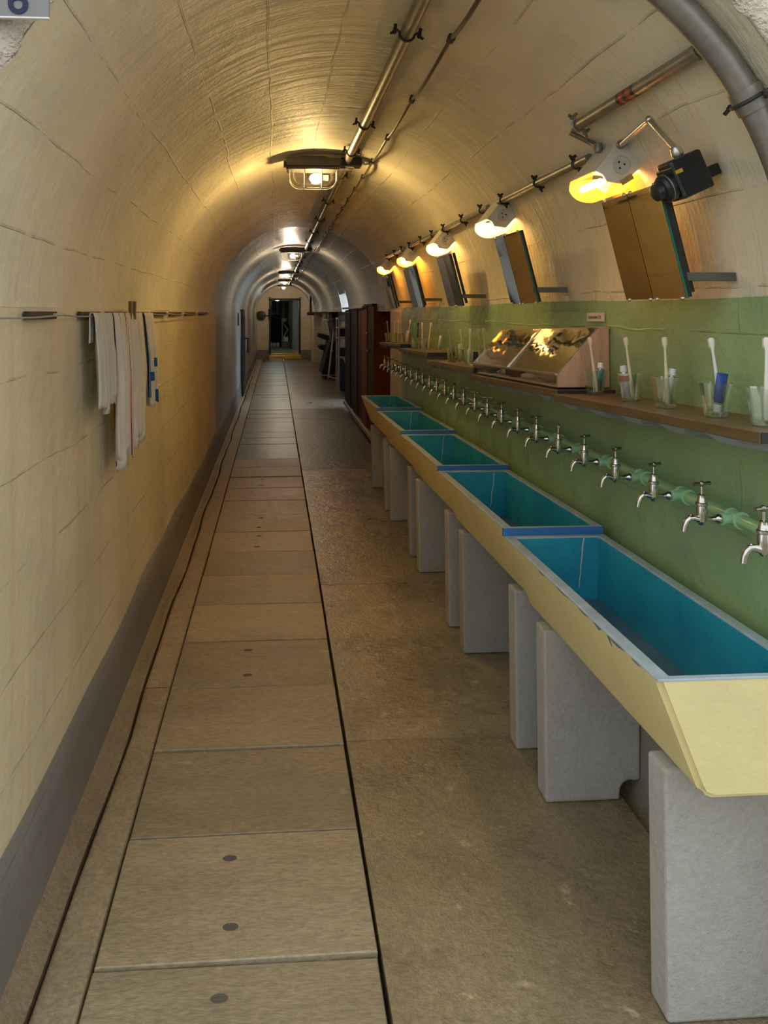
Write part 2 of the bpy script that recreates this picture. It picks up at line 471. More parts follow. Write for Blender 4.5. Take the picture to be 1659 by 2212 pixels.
def thing(name, label, cat, loc=(0, 0, 0), rot=(0, 0, 0), group=None):
    o = bpy.data.objects.new(name, None)
    o.empty_display_size = 0.05
    o.location = loc; o.rotation_euler = rot
    COL.objects.link(o)
    return tag(o, label, cat, group)

def dup(root, loc=None, rot=None, label=None):
    r = root.copy(); COL.objects.link(r)
    if loc is not None: r.location = loc
    if rot is not None: r.rotation_euler = rot
    if label: r['label'] = label
    for ch in list(root.children):
        c = ch.copy(); COL.objects.link(c); c.parent = r
        for g in ch.children:
            d = g.copy(); COL.objects.link(d); d.parent = c
    return r

def struct(o):
    o['kind'] = 'structure'
    return o

def text_mesh(s, size, name, material, parent, mtx, extrude=0.0006, bold=0.0):
    cu = bpy.data.curves.new('t', 'FONT'); cu.body = s; cu.size = size; cu.extrude = extrude; cu.offset = bold
    cu.align_x = 'CENTER'; cu.align_y = 'CENTER'
    to = bpy.data.objects.new('t', cu); COL.objects.link(to)
    bpy.context.view_layer.update()
    me = bpy.data.meshes.new_from_object(to.evaluated_get(bpy.context.evaluated_depsgraph_get()))
    bpy.data.objects.remove(to)
    me.transform(mtx)
    me.materials.clear(); me.materials.append(material)
    me.name = name
    ob = bpy.data.objects.new(name, me); COL.objects.link(ob); ob.parent = parent
    return ob

ORD = ['first', 'second', 'third', 'fourth', 'fifth', 'sixth', 'seventh', 'eighth', 'ninth', 'tenth', 'eleventh', 'twelfth', 'thirteenth', 'fourteenth', 'fifteenth', 'sixteenth', 'seventeenth', 'eighteenth', 'nineteenth', 'twentieth', 'twenty-first', 'twenty-second', 'twenty-third', 'twenty-fourth', 'twenty-fifth']

# ------------------------------------------------------------------ the tunnel's section
XL, XR = -0.676, 1.24           # wall faces
XC, RAD, SPR = 0.282, 0.958, 1.66   # vault centre, radius, springing height
PORTAL, END = 1.575, 27.0
NICHE0, NICHE_X = 8.2, 1.5      # right wall steps back beyond the wash place
OPEN0, OPEN1, OPEN_Z = 13.0, 14.3, 1.98   # side passage with daylight

def vault(th, inset=0.0):
    """point of the vault in the x-z plane, th from the right springing, inset towards the axis"""
    return (XC + (RAD - inset) * math.cos(th), SPR + (RAD - inset) * math.sin(th))

def hsh(a, b):
    return (math.sin(a * 12.9898 + b * 78.233) * 43758.5453) % 1.0 - 0.5

# vault
mb = MB()
def vault_grid(y0, y1, th0, step=0.3, n=44):
    ys = [y0 + (y1 - y0) * i / max(1, round((y1 - y0) / step)) for i in range(max(1, round((y1 - y0) / step)) + 1)]
    P, UV = [], []
    for yi, y in enumerate(ys):
        row, ur = [], []
        for j in range(n + 1):
            th = th0 + (PI - th0) * j / n
            w = 0.004 * math.sin(3.1 * y + 5 * th) + 0.003 * math.sin(7.7 * y - 9 * th)
            x, z = vault(th, w if 0 < j < n else 0)
            row.append((x, y, z)); ur.append((y, RAD * th + SPR))
        P.append(row); UV.append(ur)
    mb.grid(P, UV)
FARY = 8.6
vault_grid(PORTAL, FARY, 0.0)
struct(mb.build('ceiling', M['vault'], smooth='all'))
mb = MB()
vault_grid(FARY, OPEN0, 0.0)
vault_grid(OPEN0, OPEN1, math.asin((OPEN_Z - SPR) / RAD))
vault_grid(OPEN1, END, 0.0)
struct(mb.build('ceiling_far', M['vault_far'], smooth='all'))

def wall_y(name, x, y0, y1, z0, z1, m, lean=0.0, wob=0.003):
    mb = MB()
    ny = max(1, round((y1 - y0) / 0.35)); nz = max(2, round((z1 - z0) / 0.2))
    P, UV = [], []
    for i in range(ny + 1):
        y = y0 + (y1 - y0) * i / ny
        row, ur = [], []
        for j in range(nz + 1):
            z = z0 + (z1 - z0) * j / nz
            row.append((x + wob * math.sin(2.3 * y + 4 * z) + wob * 0.6 * math.sin(6.1 * y - 3 * z), y, z)); ur.append((y, z))
        P.append(row); UV.append(ur)
    mb.grid(P, UV)
    return struct(mb.build(name, m, smooth='all'))

# left wall stands a finger's breadth proud of the vault
SK = 0.325
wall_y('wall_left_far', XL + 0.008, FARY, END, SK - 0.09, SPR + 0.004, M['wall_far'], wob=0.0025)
wl = wall_y('wall_left', XL + 0.008, PORTAL, FARY, SK - 0.09, SPR + 0.004, M['wall_cream'], wob=0.0025)
mb = MB(); mb.grid([[(XL - 0.01, PORTAL, SPR + 0.004), (XL + 0.008, PORTAL, SPR + 0.004)], [(XL - 0.01, END, SPR + 0.004), (XL + 0.008, END, SPR + 0.004)]])
mb.build('ledge', M['wall_cream'], wl)
# skirting with a wavy painted edge and a coved foot
mb = MB(); P, UV = [], []
for i in range(150):
    y = PORTAL + (END - PORTAL) * i / 149
    top = SK + 0.012 * math.sin(1.7 * y) + 0.008 * math.sin(4.9 * y + 1)
    row = [(XL - 0.01, y, top + 0.001), (XL + 0.0135, y, top), (XL + 0.016, y, top - 0.12), (XL + 0.02, y, 0.11 + 0.01 * math.sin(3 * y)), (XL + 0.028, y, 0.03), (XL + 0.034, y, -0.06)]
    P.append(row); UV.append([(y, p[2]) for p in row])
mb.grid(P, UV)
struct(mb.build('baseboard_left', M['grey_paint'], smooth='all'))

# right wall: green paint below, then bare cream strip, then the stepped-back bay
GREEN_TOP, GREEN_END = 1.695, 7.45
wall_y('wall_right', XR - 0.006, PORTAL, GREEN_END, 0.60, SPR + 0.002, M['wall_green'])
wall_y('wall_right_base', XR - 0.006, PORTAL, GREEN_END, -0.06, 0.60, M['wall_base'])
mb = MB()
P, UV = [], []
for i in range(40):     # the green paint runs a little way up the vault
    y = PORTAL + (GREEN_END - PORTAL) * i / 39
    row, ur = [], []
    for j in range(4):
        h = (GREEN_TOP + 0.006 * math.sin(2.1 * y) - SPR) * j / 3
        x, z = vault(math.asin(h / RAD), 0.0055)
        row.append((x, y, z)); ur.append((y, z))
    P.append(row); UV.append(ur)
mb.grid(P, UV)
struct(mb.build('trim_1', M['wall_green'], smooth='all'))
wall_y('wall_right_cream', XR - 0.004, GREEN_END, NICHE0, -0.06, SPR + 0.002, M['wall_cream'])
mb = MB()
mb.box(XR - 0.004, NICHE_X + 0.1, NICHE0 - 0.06, NICHE0, -0.06, SPR + 0.05)
struct(mb.build('wall_right_return', M['wall_cream']))
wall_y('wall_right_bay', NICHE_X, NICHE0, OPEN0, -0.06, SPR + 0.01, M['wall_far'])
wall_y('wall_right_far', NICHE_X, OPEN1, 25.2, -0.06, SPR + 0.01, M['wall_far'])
mb = MB()
for a, b in ((NICHE0, OPEN0), (OPEN1, 25.2)):
    mb.grid([[(XR - 0.01, a, SPR + 0.003), (NICHE_X + 0.02, a, SPR + 0.003)], [(XR - 0.01, b, SPR + 0.003), (NICHE_X + 0.02, b, SPR + 0.003)]], [[(a, 0), (a, 0.3)], [(b, 0), (b, 0.3)]])
struct(mb.build('trim_2', M['wall_far']))
mb = MB(); mb.box(XR, NICHE_X + 0.1, 25.2, END, -0.06, SPR + 0.02)
struct(mb.build('wall_right_end', M['far_wall'], bevel=0.01))
# side passage letting in daylight
mb = MB()
for y in (OPEN0, OPEN1):
    rows = [(NICHE_X, -0.02), (NICHE_X, SPR)] + [vault(math.asin((OPEN_Z - SPR) / RAD) * k / 5) for k in range(6)]
    P = [[(x, y, z), (2.6, y, z)] for x, z in rows]
    mb.grid(P)
x0, z0 = vault(math.asin((OPEN_Z - SPR) / RAD))
mb.grid([[(x0, OPEN0, OPEN_Z), (2.6, OPEN0, OPEN_Z)], [(x0, OPEN1, OPEN_Z), (2.6, OPEN1, OPEN_Z)]])
struct(mb.build('wall_passage', M['passage']))

# ------------------------------------------------------------------ floor
mb = MB(); mb.box(-0.72, 4.4, PORTAL - 1.3, END, -0.12, -0.06)
fl = struct(mb.build('floor', M['under']))
S0, SP = 1.955, 0.4794           # slab joints
SX0, SX1 = -0.462, 0.266
def slab_mesh(L, name, m, x0, x1, bev=0.006):
    mb = MB(); mb.box(x0, x1, -L / 2, L / 2, -0.05, 0)
    me = mb.build(name, m, bevel=0)
    bm = bmesh.new(); bm.from_mesh(me.data)
    bmesh.ops.bevel(bm, geom=[e for e in bm.edges if all(v.co.z > -0.01 for v in e.verts)], offset=bev, segments=1, affect='EDGES')
    bm.to_mesh(me.data); bm.free()
    d = me.data; bpy.data.objects.remove(me)
    return d
sd = slab_mesh(SP - 0.011, 'paving_slab', M['slab'], SX0 + 0.004, SX1 - 0.005, 0.003)
sdf = slab_mesh(SP - 0.011, 'dimmed_worn_paving_slab', M['slab_far'], SX0 + 0.004, SX1 - 0.005, 0.003)
hole_mb = MB()
hole_mb.lathe([(0.0, 0.0004), (0.013, 0.0004), (0.017, 0.0012), (0.02, 0.0002)], 12)
hole_me = hole_mb.build('lift_hole', M['hole']); hm = hole_me.data; bpy.data.objects.remove(hole_me)
for k in range(-3, 52):
    yc = S0 + SP * (k + 0.5)
    if yc + SP / 2 > END: break
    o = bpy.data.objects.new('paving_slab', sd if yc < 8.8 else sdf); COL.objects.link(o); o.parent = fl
    o.location = (random.uniform(-.002, .002), yc, random.uniform(-.006, 0.0))
    o.rotation_euler = (random.uniform(-.007, .007), random.uniform(-.003, .003), random.uniform(-.005, .005))
    if k in (-1, 0, 3, 7, 8, 11):
        for dy in ((0.13, -0.13) if k != -1 else (0.14,)):
            h = bpy.data.objects.new('lift_hole', hm); COL.objects.link(h); h.parent = o
            h.location = (-0.13 + random.uniform(-.01, .01), dy, 0.0); h.scale = (1.1, 0.7, 1)
# right-hand floor panels
py = [0.3, 1.2, 2.93, 3.08, 4.62, 6.3, 8.0, 9.8, 11.9, 12.35, 13.0, 14.3, 17.5, 19.5, 21.6, 23.8, END]
for i in range(len(py) - 1):
    a, b = py[i], py[i + 1]
    xr = 1.178 if b < NICHE0 + 0.2 else (4.2 if (a >= 12.9 and b <= 14.4) else NICHE_X + 0.05)
    mb = MB()
    L = b - a
    mb.box(SX1 + 0.006, xr, -L / 2 + 0.0015, L / 2 - 0.0015, -0.05, 0)
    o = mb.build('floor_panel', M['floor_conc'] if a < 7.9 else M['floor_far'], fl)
    o.location = (0, (a + b) / 2, -0.002 if i % 2 else -0.0005)
# ground of the side passage's far part and of the gallery in front
# kerb and dished gutter along the left wall
def GW(y):
    return 0.008 * math.sin(2.7 * y) + 0.004 * math.sin(6.3 * y + 2) - 0.0022 * y
kb = [0.3, 3.4, 6.9, 10.5, 14.2, 18.0, 22.0, END]
for a, b in zip(kb[:-1], kb[1:]):
    mb = MB(); P = []
    n = max(2, int((b - a) / 0.35))
    for i in range(n + 1):
        y = a + 0.002 + (b - a - 0.004) * i / n
        w = GW(y)
        P.append([(-0.566 + w - 0.002, y, -0.06), (-0.566 + w, y, -0.006), (-0.56 + w, y, -0.001), (-0.55 + w, y, 0.0), (SX0 - 0.006, y, 0.0), (SX0 - 0.004, y, -0.004), (SX0 - 0.004, y, -0.045)])
    mb.grid(P)
    mb.build('kerb_strip', M['kerb'], fl, smooth=True, angle=50)
mb = MB(); P = []
for i in range(161):
    y = 0.3 + (END - 0.3) * i / 160
    P.append([(XL - 0.02, y, 0.045), (XL + 0.03, y, 0.028), (XL + 0.06, y, 0.006), (-0.596 + GW(y), y, -0.007), (-0.58 + GW(y), y, -0.012), (-0.579 + GW(y), y, -0.07)])
mb.grid(P)
mb.build('gutter_channel', M['gutter'], fl, smooth=True, angle=60)
# dished drain beside the right wall, under the troughs
mb = MB(); P = []
for i in range(30):
    y = PORTAL + (NICHE0 - PORTAL) * i / 29
    P.append([(1.172, y, -0.004), (1.18, y, -0.012), (1.195, y, -0.034), (1.215, y, -0.034), (1.232, y, -0.012), (1.25, y, 0.02)])
mb.grid(P)
mb.build('drain_channel', M['gutter'], fl, smooth=True, angle=80)

# ------------------------------------------------------------------ portal wall and the gallery the camera stands in
mb = MB()
NA = 72
inner = [(XR, -0.05)] + [(XR, 0.4 * k) for k in range(1, 5)] + [vault(PI * k / NA) for k in range(NA + 1)] + [(XL, 0.4 * k) for k in range(4, 0, -1)] + [(XL, -0.05)]
ring1, ring2, ring0, ring3 = [], [], [], []
for i, (x, z) in enumerate(inner):
    j = 0.010 * hsh(i, 1) + 0.006 * hsh(i, 7)
    dx, dz = x - XC, z - 1.2
    l = math.hypot(dx, dz)
    ring0.append((x + dx / l * 0.012, PORTAL + 0.03, z + dz / l * 0.012))
    ring1.append((x + dx / l * (1.2 * j - 0.002), PORTAL - 0.004 + 0.006 * hsh(i, 3), z + dz / l * (1.2 * j - 0.002)))
    ring2.append((x + dx / l * (0.05 + j), PORTAL - 0.012 + 0.014 * hsh(i, 5), z + dz / l * (0.05 + j)))
    s = 4.5 / max(abs(dx), abs(dz) * 1.8)
    ring3.append((x + dx / l * 2.6, PORTAL - 0.015, max(-0.05, z + dz / l * 2.6)))
mb.grid([ring0, ring1, ring2, ring3])
struct(mb.build('wall_front', M['rough_plaster'], smooth='all'))
mb = MB(); mb.box(-4.2, 5.2, -2.6, 0.28, -0.12, -0.002)
struct(mb.build('floor_gallery', M['floor_conc']))
mb = MB(); mb.box(-4.2, 5.2, -2.8, -2.6, -0.12, 1.7)  # unseen wall behind the camera, shaped low and pale to light the portal
struct(mb.build('wall_gallery', M['gallery']))
mb = MB(); mb.box(-4.2, SX0 - 0.26, 0.28, PORTAL - 0.02, -0.12, -0.003); mb.box(1.178, 5.2, 0.28, PORTAL - 0.02, -0.12, -0.003)
struct(mb.build('floor_gallery_edge', M['floor_conc']))

# numbered sign on the portal wall
t = thing('number_sign', 'grey plate with navy number 16 on the rough portal plaster', 'sign', (-0.652, PORTAL - 0.045, 2.205))
MB().box(-0.21, 0.21, -0.006, 0.0, 0.021, 0.15).build('plate', M['sign_grey'], t, bevel=0.001)
MB().box(-0.21, 0.21, -0.0065, 0.002, 0.0185, 0.0215).build('lower_edge', M['white_obj'], t)
text_mesh('16', 0.088, 'number', M['navy'], t, Matrix.Translation((0.129, -0.0072, 0.0535)) @ Matrix.Rotation(PI / 2, 4, 'X'), 0.0008, 0.0008)

# ------------------------------------------------------------------ far end wall, door and the corridor beyond
DX0, DX1, DZ0, DZ1 = -0.21, 0.84, 0.2, 2.12
mb = MB()
mb.box(-0.9, DX0, END, END + 0.25, -0.05, 2.7); mb.box(DX1, 1.6, END, END + 0.25, -0.05, 2.7)
mb.box(DX0, DX1, END, END + 0.25, DZ1, 2.7)
wb = struct(mb.build('wall_back', M['far_wall']))
mb = MB(); mb.box(-0.9, DX0 - 0.0, END - 0.012, END, 0, 0.33); mb.box(DX1, 1.6, END - 0.012, END, 0, 0.33)
struct(mb.build('baseboard_back', M['far_grey']))
mb = MB(); mb.box(DX0 - 0.05, DX1 + 0.06, END - 0.16, END + 0.1, 0, 0.13); mb.box(DX0, DX1, END + 0.1, END + 0.3, 0, DZ0)
struct(mb.build('trim_3', M['step_yellow'], bevel=0.02))
mb = MB()
mb.box(DX0 - 0.03, DX0 + 0.03, END - 0.03, END + 0.27, DZ0, DZ1); mb.box(DX1 - 0.03, DX1 + 0.03, END - 0.03, END + 0.27, DZ0, DZ1); mb.box(DX0 - 0.03, DX1 + 0.03, END - 0.03, END + 0.27, DZ1 - 0.04, DZ1 + 0.03)
dr = struct(mb.build('door_1', M['dark_door']))
for x in (DX0, DX1):
    MB().box(x - 0.04, x + 0.04, END - 0.05, END - 0.02, DZ1, DZ1 + 0.07).build('corner_plate', M['dull_green'], dr)
E2 = END + 0.25
mb = MB()
mb.box(-0.55, 1.5, E2, E2 + 11, DZ0 - 0.1, DZ0)
struct(mb.build('floor_corridor', M['floor_conc']))
mb = MB(); mb.box(-0.65, -0.55, E2, E2 + 11, 0, 2.75); mb.box(1.5, 1.6, E2, E2 + 11, 0, 2.75); mb.box(-0.65, 1.6, E2 + 11, E2 + 11.1, 0, 2.75)
struct(mb.build('wall_corridor', M['dark_wall']))
mb = MB(); mb.box(-0.65, 1.6, E2, E2 + 11, 2.7, 2.8)
struct(mb.build('ceiling_corridor', M['dark_wall']))
# second, dark door frame half way down the corridor
mb = MB(); mb.box(0.62, 1.5, E2 + 3.2, E2 + 3.45, DZ0, 2.7); mb.box(-0.55, 0.62, E2 + 3.2, E2 + 3.45, 2.15, 2.7)
struct(mb.build('wall_corridor_partition', M['dark_wall']))
mb = MB(); mb.box(0.55, 0.64, E2 + 3.15, E2 + 3.5, DZ0, 2.18); mb.box(-0.55, 0.62, E2 + 3.15, E2 + 3.5, 2.1, 2.2)
struct(mb.build('door_2', M['dark_door']))
t = thing('curtain', 'pale vertical-slatted curtain hanging deep in the corridor beyond the doorway', 'curtain', (0.1, E2 + 8.8, 2.25))
for k in range(6):
    MB().box(-0.36 + 0.14 * k, -0.245 + 0.14 * k, 0, 0.03, -1.05, 0).build('curtain_slat', M['far_wall'] if k % 2 == 0 else M['dark_wall'], t, bevel=0.005)
MB().box(0.48, 0.72, -0.02, 0.03, -1.2, 0.05).build('olive_panel', M['step_yellow'], t, bevel=0.005)
t = thing('angle_lamp_stand', 'white zigzag stand with round white head beyond the far doorway', 'stand', (0.33, E2 + 5.4, DZ0))
MB().tube([(-0.06, 0, 0), (-0.06, 0, 1.05)], 0.022, 8).build('pole', M['white_obj'], t, smooth=True)
MB().tube([(-0.02, 0, 1.0), (0.17, 0, 0.72), (0.0, 0, 0.42)], 0.024, 8).build('zigzag_arm', M['white_obj'], t, smooth=True)
MB().ball((0.02, 0, 1.12), 0.13, 12, 8, (1, 1, 0.75)).build('head', M['white_obj'], t, smooth=True)
MB().box(-0.02, 0.2, -0.1, 0.1, 0.2, 0.42).build('base_box', M['white_obj'], t, bevel=0.015)
MB().box(-0.08, 0.24, -0.12, 0.12, 0, 0.2).build('foot_plate', M['far_grey'], t, bevel=0.01)
for k in range(3):
    o = MB().lathe([(0.055, 0), (0.075, 0.06), (0.07, 0.14), (0.05, 0.17)], 12).build('white_jar', M['white_obj'], None, smooth=True, origin=(0, 0, 0))
    o.location = (-0.22 + 0.15 * k, E2 + 5.2, DZ0)
    tag(o, '%s of three low white jars on the floor beyond the far doorway' % ['leftmost', 'middle one', 'rightmost'][k], 'jar', 'white jars beyond the doorway')
t = thing('dark_cabinet', 'dark cabinet with small green light beyond the far doorway', 'cabinet', (-0.22, E2 + 6.6, DZ0))
MB().box(-0.3, 0.42, -0.25, 0.25, 0, 1.35).build('body', M['canvas'], t, bevel=0.02)
MB().box(-0.2, 0.2, -0.2, 0.2, 1.35, 1.43).build('top_tray', M['dark_wall'], t, bevel=0.01)
MB().ball((-0.1, -0.26, 1.62), 0.035, 10, 6).build('green_light', emitter('green_pilot', (0.3, 1, 0.2), 3, False), t, smooth=True)
MB().tube([(-0.1, -0.2, 1.35), (-0.1, -0.25, 1.6)], 0.012, 6).build('light_stem', M['black_metal'], t)
t = thing('corridor_lamp', 'cold white bowl lamp hanging in the far doorway', 'lamp', (0.05, E2 + 1.2, 2.13))
MB().lathe([(0.0, -0.05), (0.07, -0.035), (0.1, 0.0), (0.07, 0.05), (0.02, 0.06)], 14).build('bowl', emitter('cold_lamp', (0.75, 1.0, 0.95), 12, False), t, smooth=True)
cl_d = bpy.data.lights.new('corridor_light', 'POINT'); cl_d.energy = 9; cl_d.color = (0.8, 1.0, 0.95); cl_d.shadow_soft_size = 0.05
cl_o = bpy.data.objects.new('corridor_light', cl_d); COL.objects.link(cl_o); cl_o.parent = t; cl_o.location = (0, 0.3, -0.15)
MB().tube([(0, 0, 0.05), (0, 0, 0.56)], 0.01, 6).build('stem', M['black_metal'], t)

# hand wheel valve on the end wall
t = thing('wheel_valve', 'round green valve with small cross handle on the far end wall', 'valve', (-0.52, END - 0.02, 1.54))
MB().lathe([(0.17, 0.0), (0.17, -0.03), (0.13, -0.06), (0.0, -0.06)], 22, axis='y').build('disc', M['dull_green'], t, smooth=True)
MB().lathe([(0.07, -0.06), (0.06, -0.13), (0.0, -0.13)], 14, axis='y').build('hub', M['black_metal'], t, smooth=True)
mb = MB()
for a in range(3):
    c, s = math.cos(a * PI / 3), math.sin(a * PI / 3)
    mb.tube([(-0.15 * c, -0.07, -0.15 * s), (0.15 * c, -0.07, 0.15 * s)], 0.012, 6)
mb.build('spoke', M['black_metal'], t)
mb = MB(); mb.tube([(0.28, -0.02, -0.16), (0.28, -0.02, 0.2)], 0.018, 6); mb.tube([(0.17, -0.02, 0.0), (0.4, -0.02, 0.0)], 0.018, 6)
mb.ball((0.28, -0.02, 0.2), 0.032, 8, 6)
mb.build('cross_handle', M['black_metal'], t, smooth=True)
# black bracket lantern near the end, right
t = thing('wall_lantern', 'black bracket lantern with glass sides near the far end wall', 'lantern', (1.1, 24.2, 1.56))
MB().box(-0.11, 0.11, -0.09, 0.09, 0, 0.1).build('base', M['black_metal'], t, bevel=0.01)
MB().tube([(0, 0, 0.1), (0, 0, 0.78)], 0.03, 8).build('post', M['black_metal'], t, smooth=True)
MB().lathe([(0.075, 0.1), (0.085, 0.2), (0.05, 0.34)], 10).build('glass', M['lampglass'], t, smooth=True)

# ------------------------------------------------------------------ troughs
RIM = EYE - 0.79            # 0.86
TX0, TX1, TH = 0.82, 1.188, 0.264
joints = [1.59, 2.705, 3.83, 4.985, 6.18, 7.34]
TILT = 0.024
for k in range(5):
    y0, y1 = joints[k], joints[k + 1] - 0.008
    L = y1 - y0
    TILT = 0.024 if k else 0.014
    zb = RIM - TH + (TILT / 2 if k else 0.0)
    t = thing('wash_trough', ('yellow concrete wash trough with blue basin, nearest the camera' if k == 0 else 'yellow concrete wash trough with blue basin and blue end band, %s from the near end' % ORD[k] if k < 4 else 'yellow concrete wash trough with teal basin, farthest one beside the brown boards'), 'trough', (0, y0, zb), (-math.atan(TILT / L), 0, 0), 'yellow wash troughs')
    # body: slanted front, rounded lower corners
    prof = [(TX0, TH - 0.005), (TX0 + 0.088, 0.03), (TX0 + 0.1, 0.01), (TX0 + 0.125, 0.0), (TX1 - 0.03, 0.0), (TX1, 0.02), (TX1, TH - 0.005)]
    mb = MB(); n = len(prof)
    sub = 6
    P = [[(x + (0.0015 * hsh(j, i + k)), L * i / sub, z) for j, (x, z) in enumerate(prof)] for i in range(sub + 1)]
    mb.grid(P)
    for yy in (0, sub):
        o = mb.add(P[yy], [tuple(range(n))])
    ob = mb.build('body', M['yellow'], t, smooth=True, angle=50)
    me = ob.data
    bm = bmesh.new(); bm.from_mesh(me); bmesh.ops.remove_doubles(bm, verts=bm.verts, dist=0.0005)
    bmesh.ops.recalc_face_normals(bm, faces=bm.faces)
    ee = [e for e in bm.edges if len(e.link_faces) == 2 and e.calc_face_angle() > 0.5]
    bmesh.ops.bevel(bm, geom=ee, offset=0.012, segments=3, affect='EDGES')
    bm.to_mesh(me); bm.free()
    for p in me.polygons: p.use_smooth = True
    me.set_sharp_from_angle(angle=math.radians(45))
    # rim ring
    e0, e1 = 0.016, 0.022     # rim width at near and far end
    xi0, xi1 = TX0 + 0.034, TX1 - 0.03
    outer = [(TX0 - 0.001, -0.001), (TX1 + 0.001, -0.001), (TX1 + 0.001, L + 0.001), (TX0 - 0.001, L + 0.001)]
    innr = [(xi0, e0), (xi1, e0), (xi1, L - e1), (xi0, L - e1)]
    mb = MB()
    vs = [(x, y, TH - 0.005) for x, y in outer] + [(x, y, TH) for x, y in outer] + [(x, y, TH) for x, y in innr] + [(x, y, TH - 0.012) for x, y in innr]
    fs = []
    for i in range(4):
        j = (i + 1) % 4
        fs += [(i, j, j + 4, i + 4), (i + 4, j + 4, j + 8, i + 8), (i + 8, j + 8, j + 12, i + 12)]
    mb.add(vs, fs)
    mb.build('rim', M['rim'], t, bevel=0.003, seg=2)
    # basin
    zt, zf = TH - 0.006, 0.045
    bx0, bx1 = xi0 + 0.075, xi1 - 0.012
    mb = MB()
    top = [(xi0, e0, zt), (xi1, e0, zt), (xi1, L - e1, zt), (xi0, L - e1, zt)]
    bot = [(bx0, e0 + 0.015, zf), (bx1, e0 + 0.015, zf), (bx1, L - e1 - 0.02, zf), (bx0, L - e1 - 0.02, zf)]
    mb.add(top + bot, [(i, (i + 1) % 4, (i + 1) % 4 + 4, i + 4) for i in range(4)])
    mb.build('basin', M['basin'], t)
    mb = MB(); mb.add(bot, [(0, 1, 2, 3)])
    fo = mb.build('basin_floor', M['basin_floor'], t)
    # pale lime streak down the far wall of the basin
    mb = MB(); xd = xi1 - 0.055
    P = []
    for i in range(8):
        f = i / 7 * 0.8
        yy = L - e1 - 0.02 * f - 0.0015; zz = zt + (zf - zt) * f
        w = 0.003 - 0.0015 * f + 0.001 * hsh(i, k)
        xx = xd - 0.03 * f + 0.004 * hsh(i, 9 + k)
        P.append([(xx - w, yy, zz), (xx + w, yy, zz)])
    mb.grid(P)
    mb.build('lime_streak', M['drip'], t)
    if k == 0:
        for q, (yc_, ln, dp) in enumerate(((0.10, 0.05, 0.006), (0.20, 0.09, 0.01), (0.31, 0.05, 0.014), (0.40, 0.08, 0.007), (0.55, 0.1, 0.005), (0.72, 0.07, 0.006), (0.245, 0.012, 0.03))):
            P = [[], []]
            for i in range(9):
                f = i / 8; dd = dp * math.sin(PI * f) * (0.6 + 0.8 * abs(hsh(i, q)))
                for r_, zz in ((0, TH - 0.006), (1, TH - 0.006 - dd)):
                    P[r_].append((TX0 + 0.088 * (TH - 0.005 - zz) / 0.229 - 0.0022, yc_ + ln * (f - 0.5), zz))
            mb = MB(); mb.grid(P); mb.build('paint_chip', M['chip'], t)
    if k > 0:
        mb = MB(); mb.box(TX0 - 0.0015, TX1 + 0.0015, -0.003, 0.01, TH - 0.031, TH - 0.001)
        mb.build('end_band', M['band'], t, bevel=0.001)

# concrete piers
n = 0
for k in range(5):
    for e, yc in ((0, joints[k] + 0.165), (1, joints[k + 1] - 0.15)):
        zt = RIM - TH + (0.012 if e == 0 else -0.012) * 0.72 - 0.005
        if k == 0: zt = RIM - TH - (0.002 if e == 0 else 0.0125) - 0.004
        t_ = 0.085
        mb = MB()
        arc = [(1.2 - 0.037 * math.cos(a), 0.028 + 0.037 * math.sin(a)) for a in [PI * q / 8 for q in range(1, 6)]]
        poly = [(0.906, 0.0), (1.163, 0.0), (1.163, 0.028)] + arc + [(1.234, 0.066), (1.234, zt), (0.898, zt)]
        mb.prism(poly, 'y', -t_ / 2, t_ / 2)
        o = mb.build('concrete_pier', M['pier'], None, bevel=0.008, seg=2)
        o.location = (0, yc, 0)
        if n == 1: lab = 'grey concrete pier with round drain hole at its foot'
        elif n == 0: lab = 'largest grey concrete pier under the near end of the yellow troughs'
        else: lab = 'grey concrete trough pier, %s from the near end of the row' % ORD[n]
        tag(o, lab, 'pier', 'concrete piers under the troughs')
        n += 1

# ------------------------------------------------------------------ water pipe and taps
PX, PZ = 1.166, 1.127
TAPY = [1.62 + 0.2455 * k for k in range(25)]
t = thing('water_pipe', 'green painted water pipe with tee fittings along the green wall', 'pipe', (PX, PORTAL + 0.02, PZ))
MB().tube([(0, 0, 0), (0, TAPY[-1] + 0.05 - PORTAL - 0.02, 0)], 0.0165, 18).build('pipe', M['pipe_green'], t, smooth=True)
mb = MB()
mb.lathe([(0.0175, -0.024), (0.0225, -0.024), (0.0225, -0.018), (0.0195, -0.015), (0.0195, 0.015), (0.0225, 0.018), (0.0225, 0.024), (0.0175, 0.024)], 18, axis='y')
mb.lathe([(0.014, -0.012), (0.014, -0.032), (0.0165, -0.033), (0.0165, -0.04), (0.012, -0.041)], 16, axis='x')
tee = mb.build('tee_fitting', M['fit_green'], t, smooth=True, angle=35)
tee.location = (0, TAPY[0] - PORTAL - 0.02, 0)
for y in TAPY[1:]:
    c = tee.copy(); COL.objects.link(c); c.parent = t; c.location = (0, y - PORTAL - 0.02, 0)

